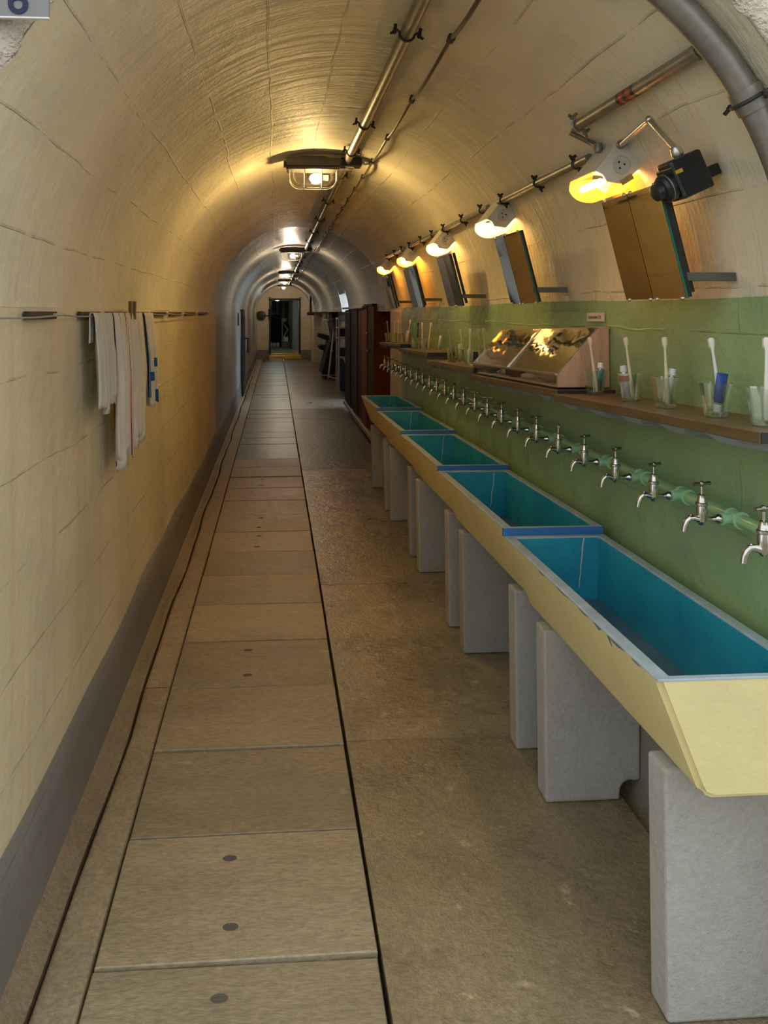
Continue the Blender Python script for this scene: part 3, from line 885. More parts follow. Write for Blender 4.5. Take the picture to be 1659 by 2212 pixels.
def make_tap():
    t = thing('water_tap', '', 'tap', (PX - 0.041, TAPY[0], PZ), (0, 0, 0), 'chrome taps over the troughs')
    MB().lathe([(0.0115, 0), (0.0125, -0.004), (0.0115, -0.009), (0.0085, -0.012), (0.0062, -0.024), (0.0068, -0.034), (0.009, -0.044)], 14, axis='x').build('inlet', M['chrome'], t, smooth=True, angle=60)
    bx = -0.05
    MB().lathe([(0.0, -0.0145), (0.006, -0.0145), (0.011, -0.008), (0.0125, 0.0), (0.0125, 0.03), (0.0118, 0.034), (0.0148, 0.036), (0.0148, 0.042), (0.012, 0.0435), (0.0105, 0.052), (0.0085, 0.058), (0.009, 0.062), (0.006, 0.064), (0.0, 0.064)], 16, (bx, 0, 0)).build('valve_body', M['chrome'], t, smooth=True, angle=50)
    MB().tube([(bx, 0, 0.062), (bx, 0, 0.088)], 0.0036, 10).build('stem', M['chrome'], t, smooth=True)
    sp = MB().tube([(bx - 0.008, 0, 0.0), (bx - 0.022, 0, 0.004), (bx - 0.031, 0, 0.0035), (bx - 0.039, 0, -0.004), (bx - 0.044, 0, -0.017), (bx - 0.046, 0, -0.03)], [0.0095, 0.008, 0.0075, 0.0075, 0.007, 0.0066], 12).build('spout', M['chrome'], t, smooth=True, angle=60)
    MB().ball((bx - 0.029, 0, 0.0105), 0.0032, 8, 6).build('spout_knob', M['chrome'], sp, smooth=True)
    mb = MB()
    mb.tube([(0, -0.024, 0), (0, -0.014, 0), (0, 0.014, 0), (0, 0.024, 0)], [0.0052, 0.004, 0.004, 0.0052], 10)
    mb.ball((0, 0, 0), 0.0078, 10, 6)
    h = mb.build('handle', M['chrome_dark'], t, smooth=True, angle=60)
    h.location = (bx, 0, 0.09)
    return t
tap0 = make_tap()
angs = [75, 80, 70, 62, 66, 20, 95, 150, 60, 110, 135, 100, 40, 120, 70, 95, 30, 85, 140, 60, 100, 45, 90, 120, 70]
for k, y in enumerate(TAPY):
    o = tap0 if k == 0 else dup(tap0, (PX - 0.041, y, PZ))
    o['label'] = 'chrome tap with bar handle over the troughs, %s from the near end' % ORD[k]
    for ch in o.children:
        if ch.name.startswith('handle'):
            ch.rotation_euler = (0, 0, math.radians(90 - angs[k]) + PI / 2)

# ------------------------------------------------------------------ wall shelves
SHELF = [(1.58, 2.685, 0.258, 0.292), (2.70, 3.86, 0.281, 0.318), (3.875, 5.03, 0.285, 0.314), (5.06, 6.14, 0.268, 0.288), (6.18, 7.33, 0.258, 0.286)]
SFX = 1.012
def shelf_z(k, y):
    y0, y1, a, b = SHELF[k]
    return EYE - (a + (b - a) * (y - y0) / (y1 - y0))
for k, (y0, y1, a, b) in enumerate(SHELF):
    L = y1 - y0
    fx = 1.04 if k == 0 else SFX
    lab = ['long brown shelf nearest the camera carrying toothbrush glasses', 'brown wall shelf under the acrylic display case', 'brown wall shelf just beyond the display case', 'dark wall shelf holding the green toothbrush glass', 'short dark wall shelf beside the brown boards'][k]
    t = thing('wall_shelf', lab, 'shelf', (0, y0, EYE - a), (-math.atan((b - a) / L), 0, 0), 'toothbrush shelves')
    mb = MB()
    fx1 = SFX - 0.015
    th = 0.026
    mb.hexa([(fx, 0, -th), (1.235, 0, -th), (1.235, L, -th), (fx1, L, -th)], [(fx, 0, 0), (1.235, 0, 0), (1.235, L, 0), (fx1, L, 0)])
    mb.build('board', M['shelf'], t, bevel=0.002)
    mb = MB(); mb.box(fx + 0.002, 1.233, -0.003, 0.0005, -th + 0.001, -0.001)
    mb.build('end_cap', M['shelf_end'], t)
    for q in range(5):
        yb = 0.08 + q * (L - 0.2) / 4.2
        xf = fx + (fx1 - fx) * yb / L
        mb = MB()
        mb.hexa([(xf + 0.004, yb, -th - 0.001), (1.232, yb, -th - 0.001), (1.232, yb + 0.15, -th - 0.001), (xf + 0.004, yb + 0.15, -th - 0.001)][::-1],
                [(xf + 0.015, yb + 0.02, -th - 0.02), (1.232, yb + 0.02, -th - 0.05), (1.232, yb + 0.09, -th - 0.05), (xf + 0.015, yb + 0.09, -th - 0.02)][::-1])
        mb.build('bracket', M['bracket'], t, bevel=0.003)

# ------------------------------------------------------------------ tumblers, toothbrushes, tubes
def tumbler_data(ribbed=True):
    mb = MB()
    r0, r1, h = 0.028, 0.0405, 0.086
    prof = [(0.0, 0.0), (r0 - 0.002, 0.0), (r0, 0.003), (r0 + (r1 - r0) * 0.45, 0.045), (r1, h), (r1 - 0.0018, h + 0.0005), (r0 + (r1 - r0) * 0.45 - 0.0035, 0.045), (r0 - 0.004, 0.010), (0.0, 0.009)]
    mb.lathe(prof, 10 if ribbed else 24, closed=True)
    return mb.build('tumbler', M['tumbler'], None, smooth=not ribbed)
tum = tumbler_data(); tum_me = tum.data; bpy.data.objects.remove(tum)
def place_tumbler(x, y, z, label, rz=0.0):
    o = bpy.data.objects.new('tumbler', tum_me); COL.objects.link(o)
    o.location = (x, y, z + 0.0005); o.rotation_euler = (0, 0, rz)
    return tag(o, label, 'glass', 'toothbrush tumblers')

BRUSH = {}
def brush_parts(colname, m):
    if colname in BRUSH: return BRUSH[colname]
    t = thing('toothbrush', 'x', 'toothbrush', (0, 0, 0), (0, 0, 0), 'toothbrushes in the tumblers')
    zs = [0, 0.02, 0.045, 0.07, 0.12, 0.15, 0.163, 0.172, 0.186, 0.191]
    ws = [0.0052, 0.0066, 0.0072, 0.0056, 0.0042, 0.0036, 0.0042, 0.0072, 0.0078, 0.0045]
    ts = [0.0035, 0.0045, 0.005, 0.0042, 0.0034, 0.003, 0.003, 0.003, 0.003, 0.0025]
    mb = MB(); P = []
    for z, w, d in zip(zs, ws, ts):
        P.append([(w * math.cos(a), d * math.sin(a), z) for a in [2 * PI * q / 10 for q in range(11)]])
    mb.grid(P)
    mb.add(P[0][:10], [tuple(range(10))]); mb.add(P[-1][:10], [tuple(range(10))])
    mb.build('handle', m, t, smooth=True, angle=70)
    mb = MB(); mb.prism([(-0.0055, 0.166), (0.0055, 0.166), (0.006, 0.188), (-0.006, 0.188)], 'y', 0.002, 0.012)
    mb.build('bristles', M['white_obj'], t)
    BRUSH[colname] = [t, False]
    return BRUSH[colname]
BM = {'white': mat('white_brush', (0.78, 0.74, 0.66), 0.35, var=0.03), 'cream': mat('cream_brush', (0.78, 0.66, 0.42), 0.35, var=0.03),
      'green': mat('green_brush', (0.04, 0.62, 0.12), 0.35, var=0.05), 'olive': mat('olive_brush', (0.50, 0.46, 0.28), 0.4, var=0.05), 'dark': mat('dark_brush', (0.03, 0.04, 0.05), 0.4), 'wood': mat('orange_brush', (0.55, 0.33, 0.1), 0.4, var=0.1),
      'grey': mat('grey_brush', (0.42, 0.40, 0.34), 0.4, var=0.05)}
def place_brush(col, x, y, z, label, tx, ty, rz):
    """stands on the tumbler's floor, leaning by tx (towards +x) and ty (towards +y)"""
    rec = brush_parts(col, BM[col])
    if rec[1]: o = dup(rec[0])
    else: o = rec[0]; rec[1] = True
    R = Matrix.Rotation(tx, 4, 'Y') @ Matrix.Rotation(-ty, 4, 'X') @ Matrix.Rotation(rz, 4, 'Z')
    o.rotation_euler = R.to_euler()
    o.location = (x, y, z + 0.0125)
    o['label'] = label
    return o
def tube_data(name, m, mcap):
    t = thing('toothpaste_tube', 'x', 'tube', (0, 0, 0), (0, 0, 0), 'toothpaste tubes in the tumblers')
    mb = MB(); P = []
    for z, w, d in ((0, 0.0175, 0.002), (0.004, 0.0175, 0.002), (0.01, 0.017, 0.005), (0.04, 0.0155, 0.011), (0.07, 0.0135, 0.0125), (0.078, 0.009, 0.009), (0.08, 0.006, 0.006)):
        P.append([(w * math.cos(a), d * math.sin(a), z) for a in [2 * PI * q / 12 for q in range(13)]])
    mb.grid(P); mb.add(P[0][:12], [tuple(range(12))])
    mb.build('tube', m, t, smooth=True, angle=60)
    MB().lathe([(0.0105, 0.08), (0.011, 0.083), (0.0095, 0.1), (0.0, 0.1005)], 14).build('cap', mcap, t, smooth=True, angle=50)
    MB().lathe([(0.0118, 0.076), (0.0122, 0.0765), (0.0118, 0.0785)], 14, closed=True).build('collar_ring', M['steel_light'], t, smooth=True)
    return t
TM = {'white': mat('white_tube', (0.75, 0.68, 0.6), 0.4, var=0.1, nscale=30), 'red': mat('red_white_tube', (0.72, 0.7, 0.66), 0.4, var=0.05), 'blue': mat('blue_tube', (0.03, 0.08, 0.32), 0.35, var=0.35, nscale=40),
      'teal': mat('teal_tube', (0.12, 0.28, 0.33), 0.4, var=0.3, nscale=30)}
def place_tube(kind, x, y, z, label, tx, ty, flip=False, rz=0.6):
    cap = {'white': M['white_obj'], 'red': M['white_obj'], 'blue': M['white_obj'], 'teal': M['white_obj']}[kind]
    o = tube_data('toothpaste_tube', TM[kind], cap)
    if kind == 'red':
        MB().lathe([(0.0165, 0.05), (0.0172, 0.056), (0.0165, 0.068)], 12, closed=True).xform(Matrix.Scale(0.92, 4, (0, 1, 0))).build('red_band', M['red'], o)
    R = Matrix.Rotation(tx, 4, 'Y') @ Matrix.Rotation(-ty, 4, 'X') @ Matrix.Rotation(rz, 4, 'Z')
    if flip:
        R = R @ Matrix.Translation((0, 0, 0.1005)) @ Matrix.Rotation(PI, 4, 'X')
        o.location = Vector((x, y, z + 0.0125)) + R.to_translation()
    else:
        o.location = (x, y, z + 0.0125)
    o.rotation_euler = R.to_euler()
    o['label'] = label
    return o

GX = 1.125
near = [(1.69, 'white', None, 'at the right picture edge'), (1.885, 'white', 'blue', 'nearest but one to the camera'), (2.14, 'cream', 'white', 'with the cream brush leaning on a pale tube'),
        (2.36, 'cream', 'red', 'with the red-banded tube'), (2.63, 'cream', 'teal', 'in front of the wooden case side')]
for i, (y, bcol, tcol, where) in enumerate(near):
    z = shelf_z(0, y) + 0.001
    place_tumbler(GX, y, z, 'clear faceted tumbler on the near shelf ' + where, 0.2 * i)
    lean = [0.02, -0.14, -0.04, -0.12, -0.13][i]
    place_brush(bcol, GX + [0.0, 0.012, 0.004, 0.006, 0.004][i], y - 0.004, z, '%s toothbrush in the near-shelf tumbler %s' % (bcol, where), lean, 0.02, [-0.3, -0.25, -0.35, -0.5, -0.6][i])
    if tcol == 'blue': place_tube('blue', GX - 0.006, y - 0.012, z, 'blue toothpaste tube with white cap, cap down in a near tumbler', 0.16, 0.0, True, 0.2)
    elif tcol == 'white': place_tube('white', GX + 0.006, y + 0.004, z, 'pale toothpaste tube leaning right beside the cream toothbrush', 0.2, 0.05, False, 0.3)
    elif tcol == 'red': place_tube('red', GX - 0.012, y + 0.004, z, 'white toothpaste tube with a red band on the near shelf', -0.1, 0.02, False, 0.3)
    elif tcol == 'teal': place_tube('teal', GX + 0.012, y, z, 'teal toothpaste tube with white cap by the wooden case side', 0.1, 0.03, False, 0.2)
far = [ # shelf, y, dx, brush, lean, label tail
    (2, 3.98, 0, 'olive', -0.06, 'just left of the acrylic display case'), (2, 4.20, -0.03, 'white', 0.0, 'beside a dark label card'), (2, 4.30, 0.055, 'olive', -0.05, 'at the back of the third shelf'),
    (2, 4.42, -0.01, 'cream', -0.1, 'third shelf, leaning left with a tube'), (2, 4.74, 0.0, 'grey', -0.12, 'at the far end of the third shelf'),
    (3, 5.16, 0.0, None, 0, 'empty at the near end of the fourth shelf'), (3, 5.42, -0.02, 'cream', 0.12, 'fourth shelf, short cream brush leaning right'), (3, 5.56, -0.035, 'white', -0.01, 'fourth shelf, bright upright brush'),
    (3, 5.86, -0.03, 'green', -0.04, 'fourth shelf, with the green brush'), (3, 6.04, 0.02, 'dark', 0.02, 'at the far end of the fourth shelf'),
    (4, 6.40, 0.0, 'cream', 0.14, 'near end of the last shelf'), (4, 6.72, -0.03, 'white', 0.03, 'last shelf, bright upright brush'), (4, 6.92, -0.03, 'cream', 0.02, 'last shelf, second from its far end'), (4, 7.2, -0.035, 'wood', -0.12, 'last shelf, at its far end')]
for i, (sk, y, dx, bcol, lean, where) in enumerate(far):
    z = shelf_z(sk, y) + 0.001
    place_tumbler(GX + dx - 0.02, y, z, 'clear faceted tumbler ' + where, 0.37 * i)
    if bcol:
        place_brush(bcol, GX + dx - 0.02 + 0.004, y, z, '%s toothbrush in a tumbler %s' % (bcol, where), lean, 0.03 * (-1) ** i, -0.1 - 0.2 * (i % 3))
place_tube('white', GX - 0.036, 4.425, shelf_z(2, 4.42) + 0.001, 'pale toothpaste tube leaning left in a third-shelf tumbler', -0.14, 0.0)
place_tube('white', GX - 0.01, 5.16, shelf_z(3, 5.16) + 0.001, 'pale toothpaste tube alone in a fourth-shelf tumbler', 0.1, 0.0)
place_tube('white', GX - 0.02, 6.41, shelf_z(4, 6.4) + 0.001, 'pale toothpaste tube on the last shelf beside brown boards', 0.12, 0.0)
o = MB().prism([(-0.03, 0), (0.03, 0), (0.03, 0.075), (-0.03, 0.075)], 'y', -0.003, 0.003).build('dark_card', M['navy_canvas'], None)
o.location = (GX - 0.02, 4.108, shelf_z(2, 4.108) + 0.001); tag(o, 'small dark blue card standing on the third shelf by the display case', 'card')

# ------------------------------------------------------------------ acrylic display case on the second shelf
k = 1
y0, y1, a, b = SHELF[k]
t = thing('display_case', 'wooden display case with sloping clear acrylic front on the wall shelf', 'display case', (0, 2.735, shelf_z(1, 2.735) + 0.001), (-math.atan((b - a) / (y1 - y0)), 0, 0))
CL = 1.20
side = [(1.03, 0.006), (1.226, 0.006), (1.226, 0.222), (1.185, 0.222), (1.03, 0.052)]
MB().prism(side, 'y', 0.0, 0.018).build('side_panel', M['wood'], t, bevel=0.002)
MB().prism(side, 'y', CL - 0.018, CL).build('side_panel', M['wood'], t, bevel=0.002)
MB().box(1.035, 1.212, 0.018, CL - 0.018, 0.006, 0.012).build('base_board', M['paper'], t)
for q in range(2):
    ya, yb = 0.004 + q * CL / 2, (q + 1) * CL / 2 - 0.004
    mb = MB(); mb.hexa([(1.026, ya, 0.056), (1.183, ya, 0.228), (1.183, yb, 0.228), (1.026, yb, 0.056)], [(1.029, ya, 0.053), (1.186, ya, 0.225), (1.186, yb, 0.225), (1.029, yb, 0.053)])
    mb.build('sloping_pane', M['acrylic'], t)
    MB().box(1.024, 1.027, ya, yb, 0.004, 0.055).build('front_pane', M['pane'], t)
MB().box(1.02, 1.03, 0, CL, 0.05, 0.058).build('edge_strip', M['steel_light'], t)
MB().box(1.182, 1.228, 0, CL, 0.222, 0.229).build('top_strip', M['wood'], t)
mb = MB(); mb.hexa([(1.022, CL / 2 - 0.004, 0.057), (1.182, CL / 2 - 0.004, 0.231), (1.182, CL / 2 + 0.004, 0.231), (1.022, CL / 2 + 0.004, 0.057)], [(1.026, CL / 2 - 0.004, 0.054), (1.186, CL / 2 - 0.004, 0.228), (1.186, CL / 2 + 0.004, 0.228), (1.026, CL / 2 + 0.004, 0.054)])
mb.build('joint_strip', M['steel_light'], t)
# exhibits inside
cz = lambda y: shelf_z(1, 2.735 + y) + 0.014
o = place_tube('red', 1.075, 3.62, cz(0.885) + 0.005, 'red-banded toothpaste tube lying inside the display case', 0, -PI / 2 + 0.02, False, 0.3); o.location.z += -0.002
o = MB().ball((0, 0, 0.02), 0.05, 14, 8, (0.8, 1.5, 0.42)).build('sponge_bag', M['rope'], None, smooth=True); o.location = (1.085, 2.98, cz(0.245)); tag(o, 'crumpled grey wash cloth inside the display case near its wooden side', 'cloth')
o = MB().ball((0, 0, 0.012), 0.03, 12, 8, (1, 1.5, 0.4)).build('soap_bar', M['white_obj'], None, smooth=True); o.location = (1.075, 3.2, cz(0.465)); tag(o, 'pale soap bar lying inside the display case', 'soap')
o = MB().prism([(-0.03, 0), (0.03, 0), (0.028, 0.03), (-0.028, 0.03)], 'y', -0.06, 0.06).build('razor_box', M['brown_b'], None, bevel=0.004); o.location = (1.085, 3.4, cz(0.665)); tag(o, 'small dark wooden box inside the display case', 'box')
o = MB().prism([(-0.035, 0), (0.035, 0), (0.03, 0.025), (-0.03, 0.025)], 'y', -0.07, 0.07).build('comb_case', M['navy_canvas'], None, bevel=0.004); o.location = (1.085, 3.78, cz(1.03)); tag(o, 'flat navy pouch inside the display case at its far end', 'pouch')

# caption card on the green wall
t = thing('caption_card', 'small white caption card on the green wall above the display case', 'label', (XR - 0.012, 2.865, 1.632))
MB().box(-0.003, 0.003, -0.076, 0.076, -0.017, 0.017).build('card', M['paper'], t, bevel=0.001)
text_mesh('Leuchtstollen 2 8', 0.0165, 'caption', M['ink'], t, Matrix.Translation((-0.0034, 0.006, 0.0)) @ Matrix.Rotation(-PI / 2, 4, 'Z') @ Matrix.Rotation(PI / 2, 4, 'X'), 0.0002)

# ------------------------------------------------------------------ mirrors
UP = Vector((-0.254, 0, 0.967)); NRM = Vector((-0.967, 0, -0.254))
YA = Vector((0, 1, 0))
MIR = [(2.15, 1.5, -0.5, ''), (3.35, 3.5, 4, ''), (4.585, -1, -3, ''), (5.82, -3, 1, ''), (7.06, 1, -2, '')]
for k, (yc, af, an, _) in enumerate(MIR):
    base = Vector((1.1, yc, 1.69))
    lab = ['two-panel tilted wall mirror nearest the camera, amber reflection', 'two-panel tilted wall mirror, second from the camera', 'two-panel tilted wall mirror, middle one of five', 'two-panel tilted wall mirror, fourth from the camera', 'two-panel tilted wall mirror, farthest of five'][k]
    t = thing('wall_mirror', lab, 'mirror', base, (0, 0, 0), 'tilted mirrors over the shelf')
    W, H, T = 0.18, 0.315, 0.006
    for sgn, ang in ((1, af), (-1, an)):
        an_ = math.radians(ang)
        w = YA * (sgn * math.cos(an_)) - NRM * math.sin(an_)
        nn = (NRM * math.cos(an_) + YA * (sgn * math.sin(an_))).normalized()
        g = 0.0015
        mb = MB()
        q = [w * g, w * W, w * W + UP * H, w * g + UP * H]
        mb.hexa([p for p in q], [p + nn * T for p in q])
        p_ = mb.build('mirror_pane', M['mirror'], t)
        mb = MB()
        q2 = [w * g + UP * 0.001, w * (W - 0.001) + UP * 0.001, w * (W - 0.001) + UP * (H - 0.001), w * g + UP * (H - 0.001)]
        mb.hexa([p - nn * 0.012 for p in q2], [p - nn * 0.0005 for p in q2])
        mb.build('backing', M['mirror_back'], t)
        mb = MB()
        e_ = [w * W, w * (W + 0.0025), w * (W + 0.0025) + UP * H, w * W + UP * H]
        mb.hexa(e_, [p + nn * T for p in e_]); mb.build('glass_edge', M['glass_edge'], t)
        for hh in (0.0, H):
            for ww in (0.02, W - 0.02):
                c = w * ww + UP * hh + nn * T
                mb = MB(); mb.ball(tuple(c), 0.006, 8, 6); mb.build('clip', M['steel_light'], t, smooth=True)
    # brackets to the wall
    for hh in (0.055,):
        p = UP * hh - NRM * 0.012
        xe = vault(math.asin(max(0.0, (base.z + p.z - SPR)) / RAD))[0] - base.x
        mb = MB(); mb.box(p.x - 0.01, xe, -0.178, -0.15, p.z - 0.011, p.z + 0.011)
        mb.build('bracket_arm', M['mirror_arm'], t)
    mb = MB(); mb.tube([UP * 0.01 - NRM * 0.022 + YA * -0.16, UP * (H) - NRM * 0.022 + YA * -0.16], 0.008, 8); mb.build('support_rod', M['black_metal'], t, smooth=True)

# ------------------------------------------------------------------ mirror lamps
def shade_mat(nm, tint, glow, e):
    m = bpy.data.materials.new(nm); m.use_nodes = True
    nt = m.node_tree; pb = nt.nodes['Principled BSDF']; out = nt.nodes['Material Output']
    pb.inputs['Base Color'].default_value = (*glow, 1); pb.inputs['Emission Color'].default_value = (*glow, 1)
    pb.inputs['Emission Strength'].default_value = e; pb.inputs['Roughness'].default_value = 0.25
    tr = nt.nodes.new('ShaderNodeBsdfTransparent'); tr.inputs[0].default_value = (*tint, 1)
    mx = nt.nodes.new('ShaderNodeMixShader'); mx.inputs[0].default_value = 0.35
    m.cycles.emission_sampling = 'NONE'
    nt.links.new(tr.outputs[0], mx.inputs[1]); nt.links.new(pb.outputs[0], mx.inputs[2]); nt.links.new(mx.outputs[0], out.inputs[0])
    return m
amber = shade_mat('amber_diffuser', (1.0, 0.72, 0.32), (1.0, 0.46, 0.06), 1.5)
warmd = shade_mat('warm_diffuser', (1.0, 0.93, 0.8), (1.0, 0.72, 0.34), 1.6)
orange = shade_mat('orange_diffuser', (1.0, 0.8, 0.45), (1.0, 0.55, 0.12), 1.8)
glow_a = emitter('amber_tube', (1.0, 0.66, 0.22), MIRROR_LAMP_E)
glow_w = emitter('warm_tube', (1.0, 0.66, 0.24), MIRROR_LAMP_E)
glow_o = emitter('orange_tube', (1.0, 0.56, 0.10), MIRROR_LAMP_E * 2.0)
LY = [2.33, 3.56, 4.79, 6.02, 7.25]
for k, y in enumerate(LY):
    lab = ['ivory mirror lamp with amber glow and grey socket, nearest the camera', 'ivory mirror lamp, second from the camera', 'ivory mirror lamp, middle of the five', 'ivory mirror lamp, fourth from the camera', 'ivory mirror lamp, farthest of the five'][k]
    t = thing('mirror_lamp', lab, 'lamp', (1.06, y, EYE + 0.37), (0, 0, 0), 'lamps over the mirrors')
    q = lambda p: (p[0] - 1.06, p[1] - 0.37)
    A, B, C, D, E = [q(p) for p in ((1.075, 0.542), (0.993, 0.441), (1.029, 0.408), (1.086, 0.401), (1.152, 0.465))]
    LEN = 0.19
    # upper housing
    mid = ((B[0] + E[0]) / 2, (B[1] + E[1]) / 2 + 0.012)
    MB().prism([A, B, (B[0] + 0.01, B[1] - 0.006), mid, (E[0] - 0.008, E[1] - 0.008), E], 'y', 0.0, LEN).build('housing', M['white_enamel'], t, bevel=0.003)
    # near end plate carrying the socket
    pl = MB().prism([(A[0] - 0.003, A[1]), B, ((B[0] + C[0]) / 2 + 0.007, (B[1] + C[1]) / 2 + 0.004), C, D, ((D[0] + E[0]) / 2 - 0.002, (D[1] + E[1]) / 2 + 0.002), E], 'y', -0.014, 0.0).build('end_plate', M['white_enamel'], t, bevel=0.003)
    cx, cz_ = (A[0] + C[0]) / 2 + 0.02, (A[1] + D[1]) / 2 - 0.012
    so = MB().lathe([(0.0285, -0.014), (0.0285, -0.018), (0.0265, -0.0195), (0.024, -0.0185), (0.0, -0.0185)], 24, (cx, 0, cz_), 'y').build('socket', M['socket'], t, smooth=True, angle=30)
    for ang in (90, 210, 330):
        aa = math.radians(ang + 40)
        MB().lathe([(0.0035, -0.0186), (0.0035, -0.0192), (0, -0.0192)], 8, (cx + 0.011 * math.cos(aa), 0, cz_ + 0.011 * math.sin(aa)), 'y').build('socket_hole', M['black_plastic'], so)
    if k == 0:
        MB().box(-0.022, 0.022, -0.0165, -0.0145, -0.009, 0.009).xform(Matrix.Translation((cx + 0.02, 0, cz_ - 0.045)) @ Matrix.Rotation(-0.55, 4, 'Y')).build('tape_label', M['tape'], t)
    # bowl diffuser, open shell
    arcp = [B, (B[0] - 0.004, B[1] - 0.03), (B[0] + 0.016, B[1] - 0.056), (B[0] + 0.05, B[1] - 0.069), (B[0] + 0.088, B[1] - 0.066), (B[0] + 0.125, B[1] - 0.035), (E[0] - 0.004, E[1] - 0.008)]
    fine_ = []
    for q_ in range(len(arcp) - 1):
        p0 = arcp[max(q_ - 1, 0)]; p1 = arcp[q_]; p2 = arcp[q_ + 1]; p3 = arcp[min(q_ + 2, len(arcp) - 1)]
        for f_ in (0.0, 0.25, 0.5, 0.75):
            fine_.append(tuple(0.5 * (2 * p1[d] + (p2[d] - p0[d]) * f_ + (2 * p0[d] - 5 * p1[d] + 4 * p2[d] - p3[d]) * f_ ** 2 + (3 * p1[d] - p0[d] - 3 * p2[d] + p3[d]) * f_ ** 3) for d in (0, 1)))
    arcp = fine_ + [arcp[-1]]
    mb = MB(); mb.grid([[(x, 0.002 + (LEN - 0.002) * i / 4, z) for x, z in arcp] for i in range(5)])
    mb.build('diffuser', amber if k == 0 else warmd if k < 3 else orange, t, smooth='all', solid=0.002)
    MB().tube([(B[0] + 0.03, 0.015, B[1] - 0.03), (B[0] + 0.03, 0.02, B[1] - 0.03), (B[0] + 0.03, LEN - 0.03, B[1] - 0.03), (B[0] + 0.03, LEN - 0.025, B[1] - 0.03)], [0.006, 0.012, 0.012, 0.006], 12).build('lamp_tube', glow_a if k == 0 else glow_w if k < 3 else glow_o, t, smooth=True)
    MB().prism(arcp, 'y', LEN - 0.002, LEN).build('far_end_cap', M['white_enamel'], t)
    gx, gz = A[0] - 0.012, A[1] - 0.016
    MB().lathe([(0.012, 0), (0.014, -0.012), (0.01, -0.026), (0.006, -0.03)], 10, (gx + 0.006, -0.014, gz - 0.004), 'y').build('cable_gland', M['steel'], t, smooth=True, angle=40)

# ------------------------------------------------------------------ conduits
def clip_pair(t, name, c, nrm, tang, r, m):
    """saddle clip: strap plus two wing screws"""
    c, nrm, tang = Vector(c), Vector(nrm), Vector(tang)
    side = nrm.cross(tang).normalized()
    mb = MB()
    pts = [c + side * (r * 1.12 * math.cos(a)) + nrm * (r * 1.12 * math.sin(a)) for a in [PI * q / 8 for q in range(9)]]
    pts = [c + side * (r * 1.7) - nrm * (r * 0.4)] + pts + [c - side * (r * 1.7) - nrm * (r * 0.4)]
    mb.tube(pts, 0.0045, 6)
    for s in (-1, 1):
        p = c + side * (s * r * 1.8)
        mb.tube([p - nrm * r, p + nrm * r * 0.3], 0.006, 6)
        mb.tube([p + nrm * r * 0.1, p + side * (s * 0.012) - tang * 0.008 + nrm * r * 0.5], 0.005, 6)
        mb.ball(tuple(p + nrm * r * 0.1), 0.0085, 6, 4)
    return mb.build(name, m, t, smooth=True)

LAMPY = [4.62, 11.0, 17.1, 21.2, 25.3]
CXD = 0.432
def vz(x, inset):
    return SPR + math.sqrt((RAD - inset) ** 2 - (x - XC) ** 2)
seg = [(PORTAL - 0.0, LAMPY[0] - 0.03)] + [(LAMPY[i] + 0.09, LAMPY[i + 1] - 0.03) for i in range(4)]
names = ['grey ceiling conduit nearest the camera, ending at the first ceiling lamp', 'thin ceiling conduit between the first and second ceiling lamps', 'ceiling conduit between second and third ceiling lamps', 'ceiling conduit between third and fourth ceiling lamps', 'ceiling conduit between the last two ceiling lamps']
for i, (a, b) in enumerate(seg):
    t = thing('ceiling_conduit', names[i], 'conduit', (CXD, a, vz(CXD, 0.034)), (0, 0, 0), 'ceiling conduits')
    r = 0.0235
    MB().tube([(0, 0.0, 0), (0, b - a - 0.12, 0), (0, b - a - 0.06, -0.006), (0, b - a, -0.02)], [r, r, r * 0.9, r * 0.6], 14).build('tube', M['steel'], t, smooth=True)
    ys = [2.5, 3.72, 4.36] if i == 0 else [a + 0.4 + 1.2 * q for q in range(int((b - a - 0.5) / 1.2) + 1)]
    for y in ys:
        clip_pair(t, 'pipe_clip', (0, y - a, 0), Vector((XC - CXD, 0, SPR - vz(CXD, 0))).normalized(), (0, 1, 0), r, M['black_metal'])
# sagging cable beside it
CBX = 0.578
t = thing('ceiling_cable', 'thin brown cable sagging between black clips along the ceiling', 'cable', (CBX, PORTAL, vz(CBX, 0.014)))
clips = [1.9, 2.49, 3.22, 3.93] + [4.55 + 0.52 * q for q in range(14)] + [11.9 + 0.8 * q for q in range(13)]
pts = [(0, 0, 0)]
for i, y in enumerate(clips):
    yp = clips[i - 1] if i else PORTAL
    for f in (0.15, 0.3, 0.5, 0.7, 0.85, 1.0):
        sag = (0.04 if y < 4.5 else 0.022 if y < 12 else 0.01) * math.sin(f * PI)
        pts.append((-0.4 * sag, yp + (y - yp) * f - PORTAL, -sag))
MB().tube(pts, 0.0075, 8).build('cable', M['cable'], t, smooth=True)
nv = Vector((XC - CBX, 0, SPR - vz(CBX, 0))).normalized()
for y in clips:
    mb = MB(); mb.box(-0.012, 0.012, -0.018, 0.018, -0.012, 0.014)
    o = mb.build('cable_clip', M['black_metal'], t, bevel=0.002); o.location = (0, y - PORTAL, 0); o.rotation_euler = (0, 0.3, 0)
    
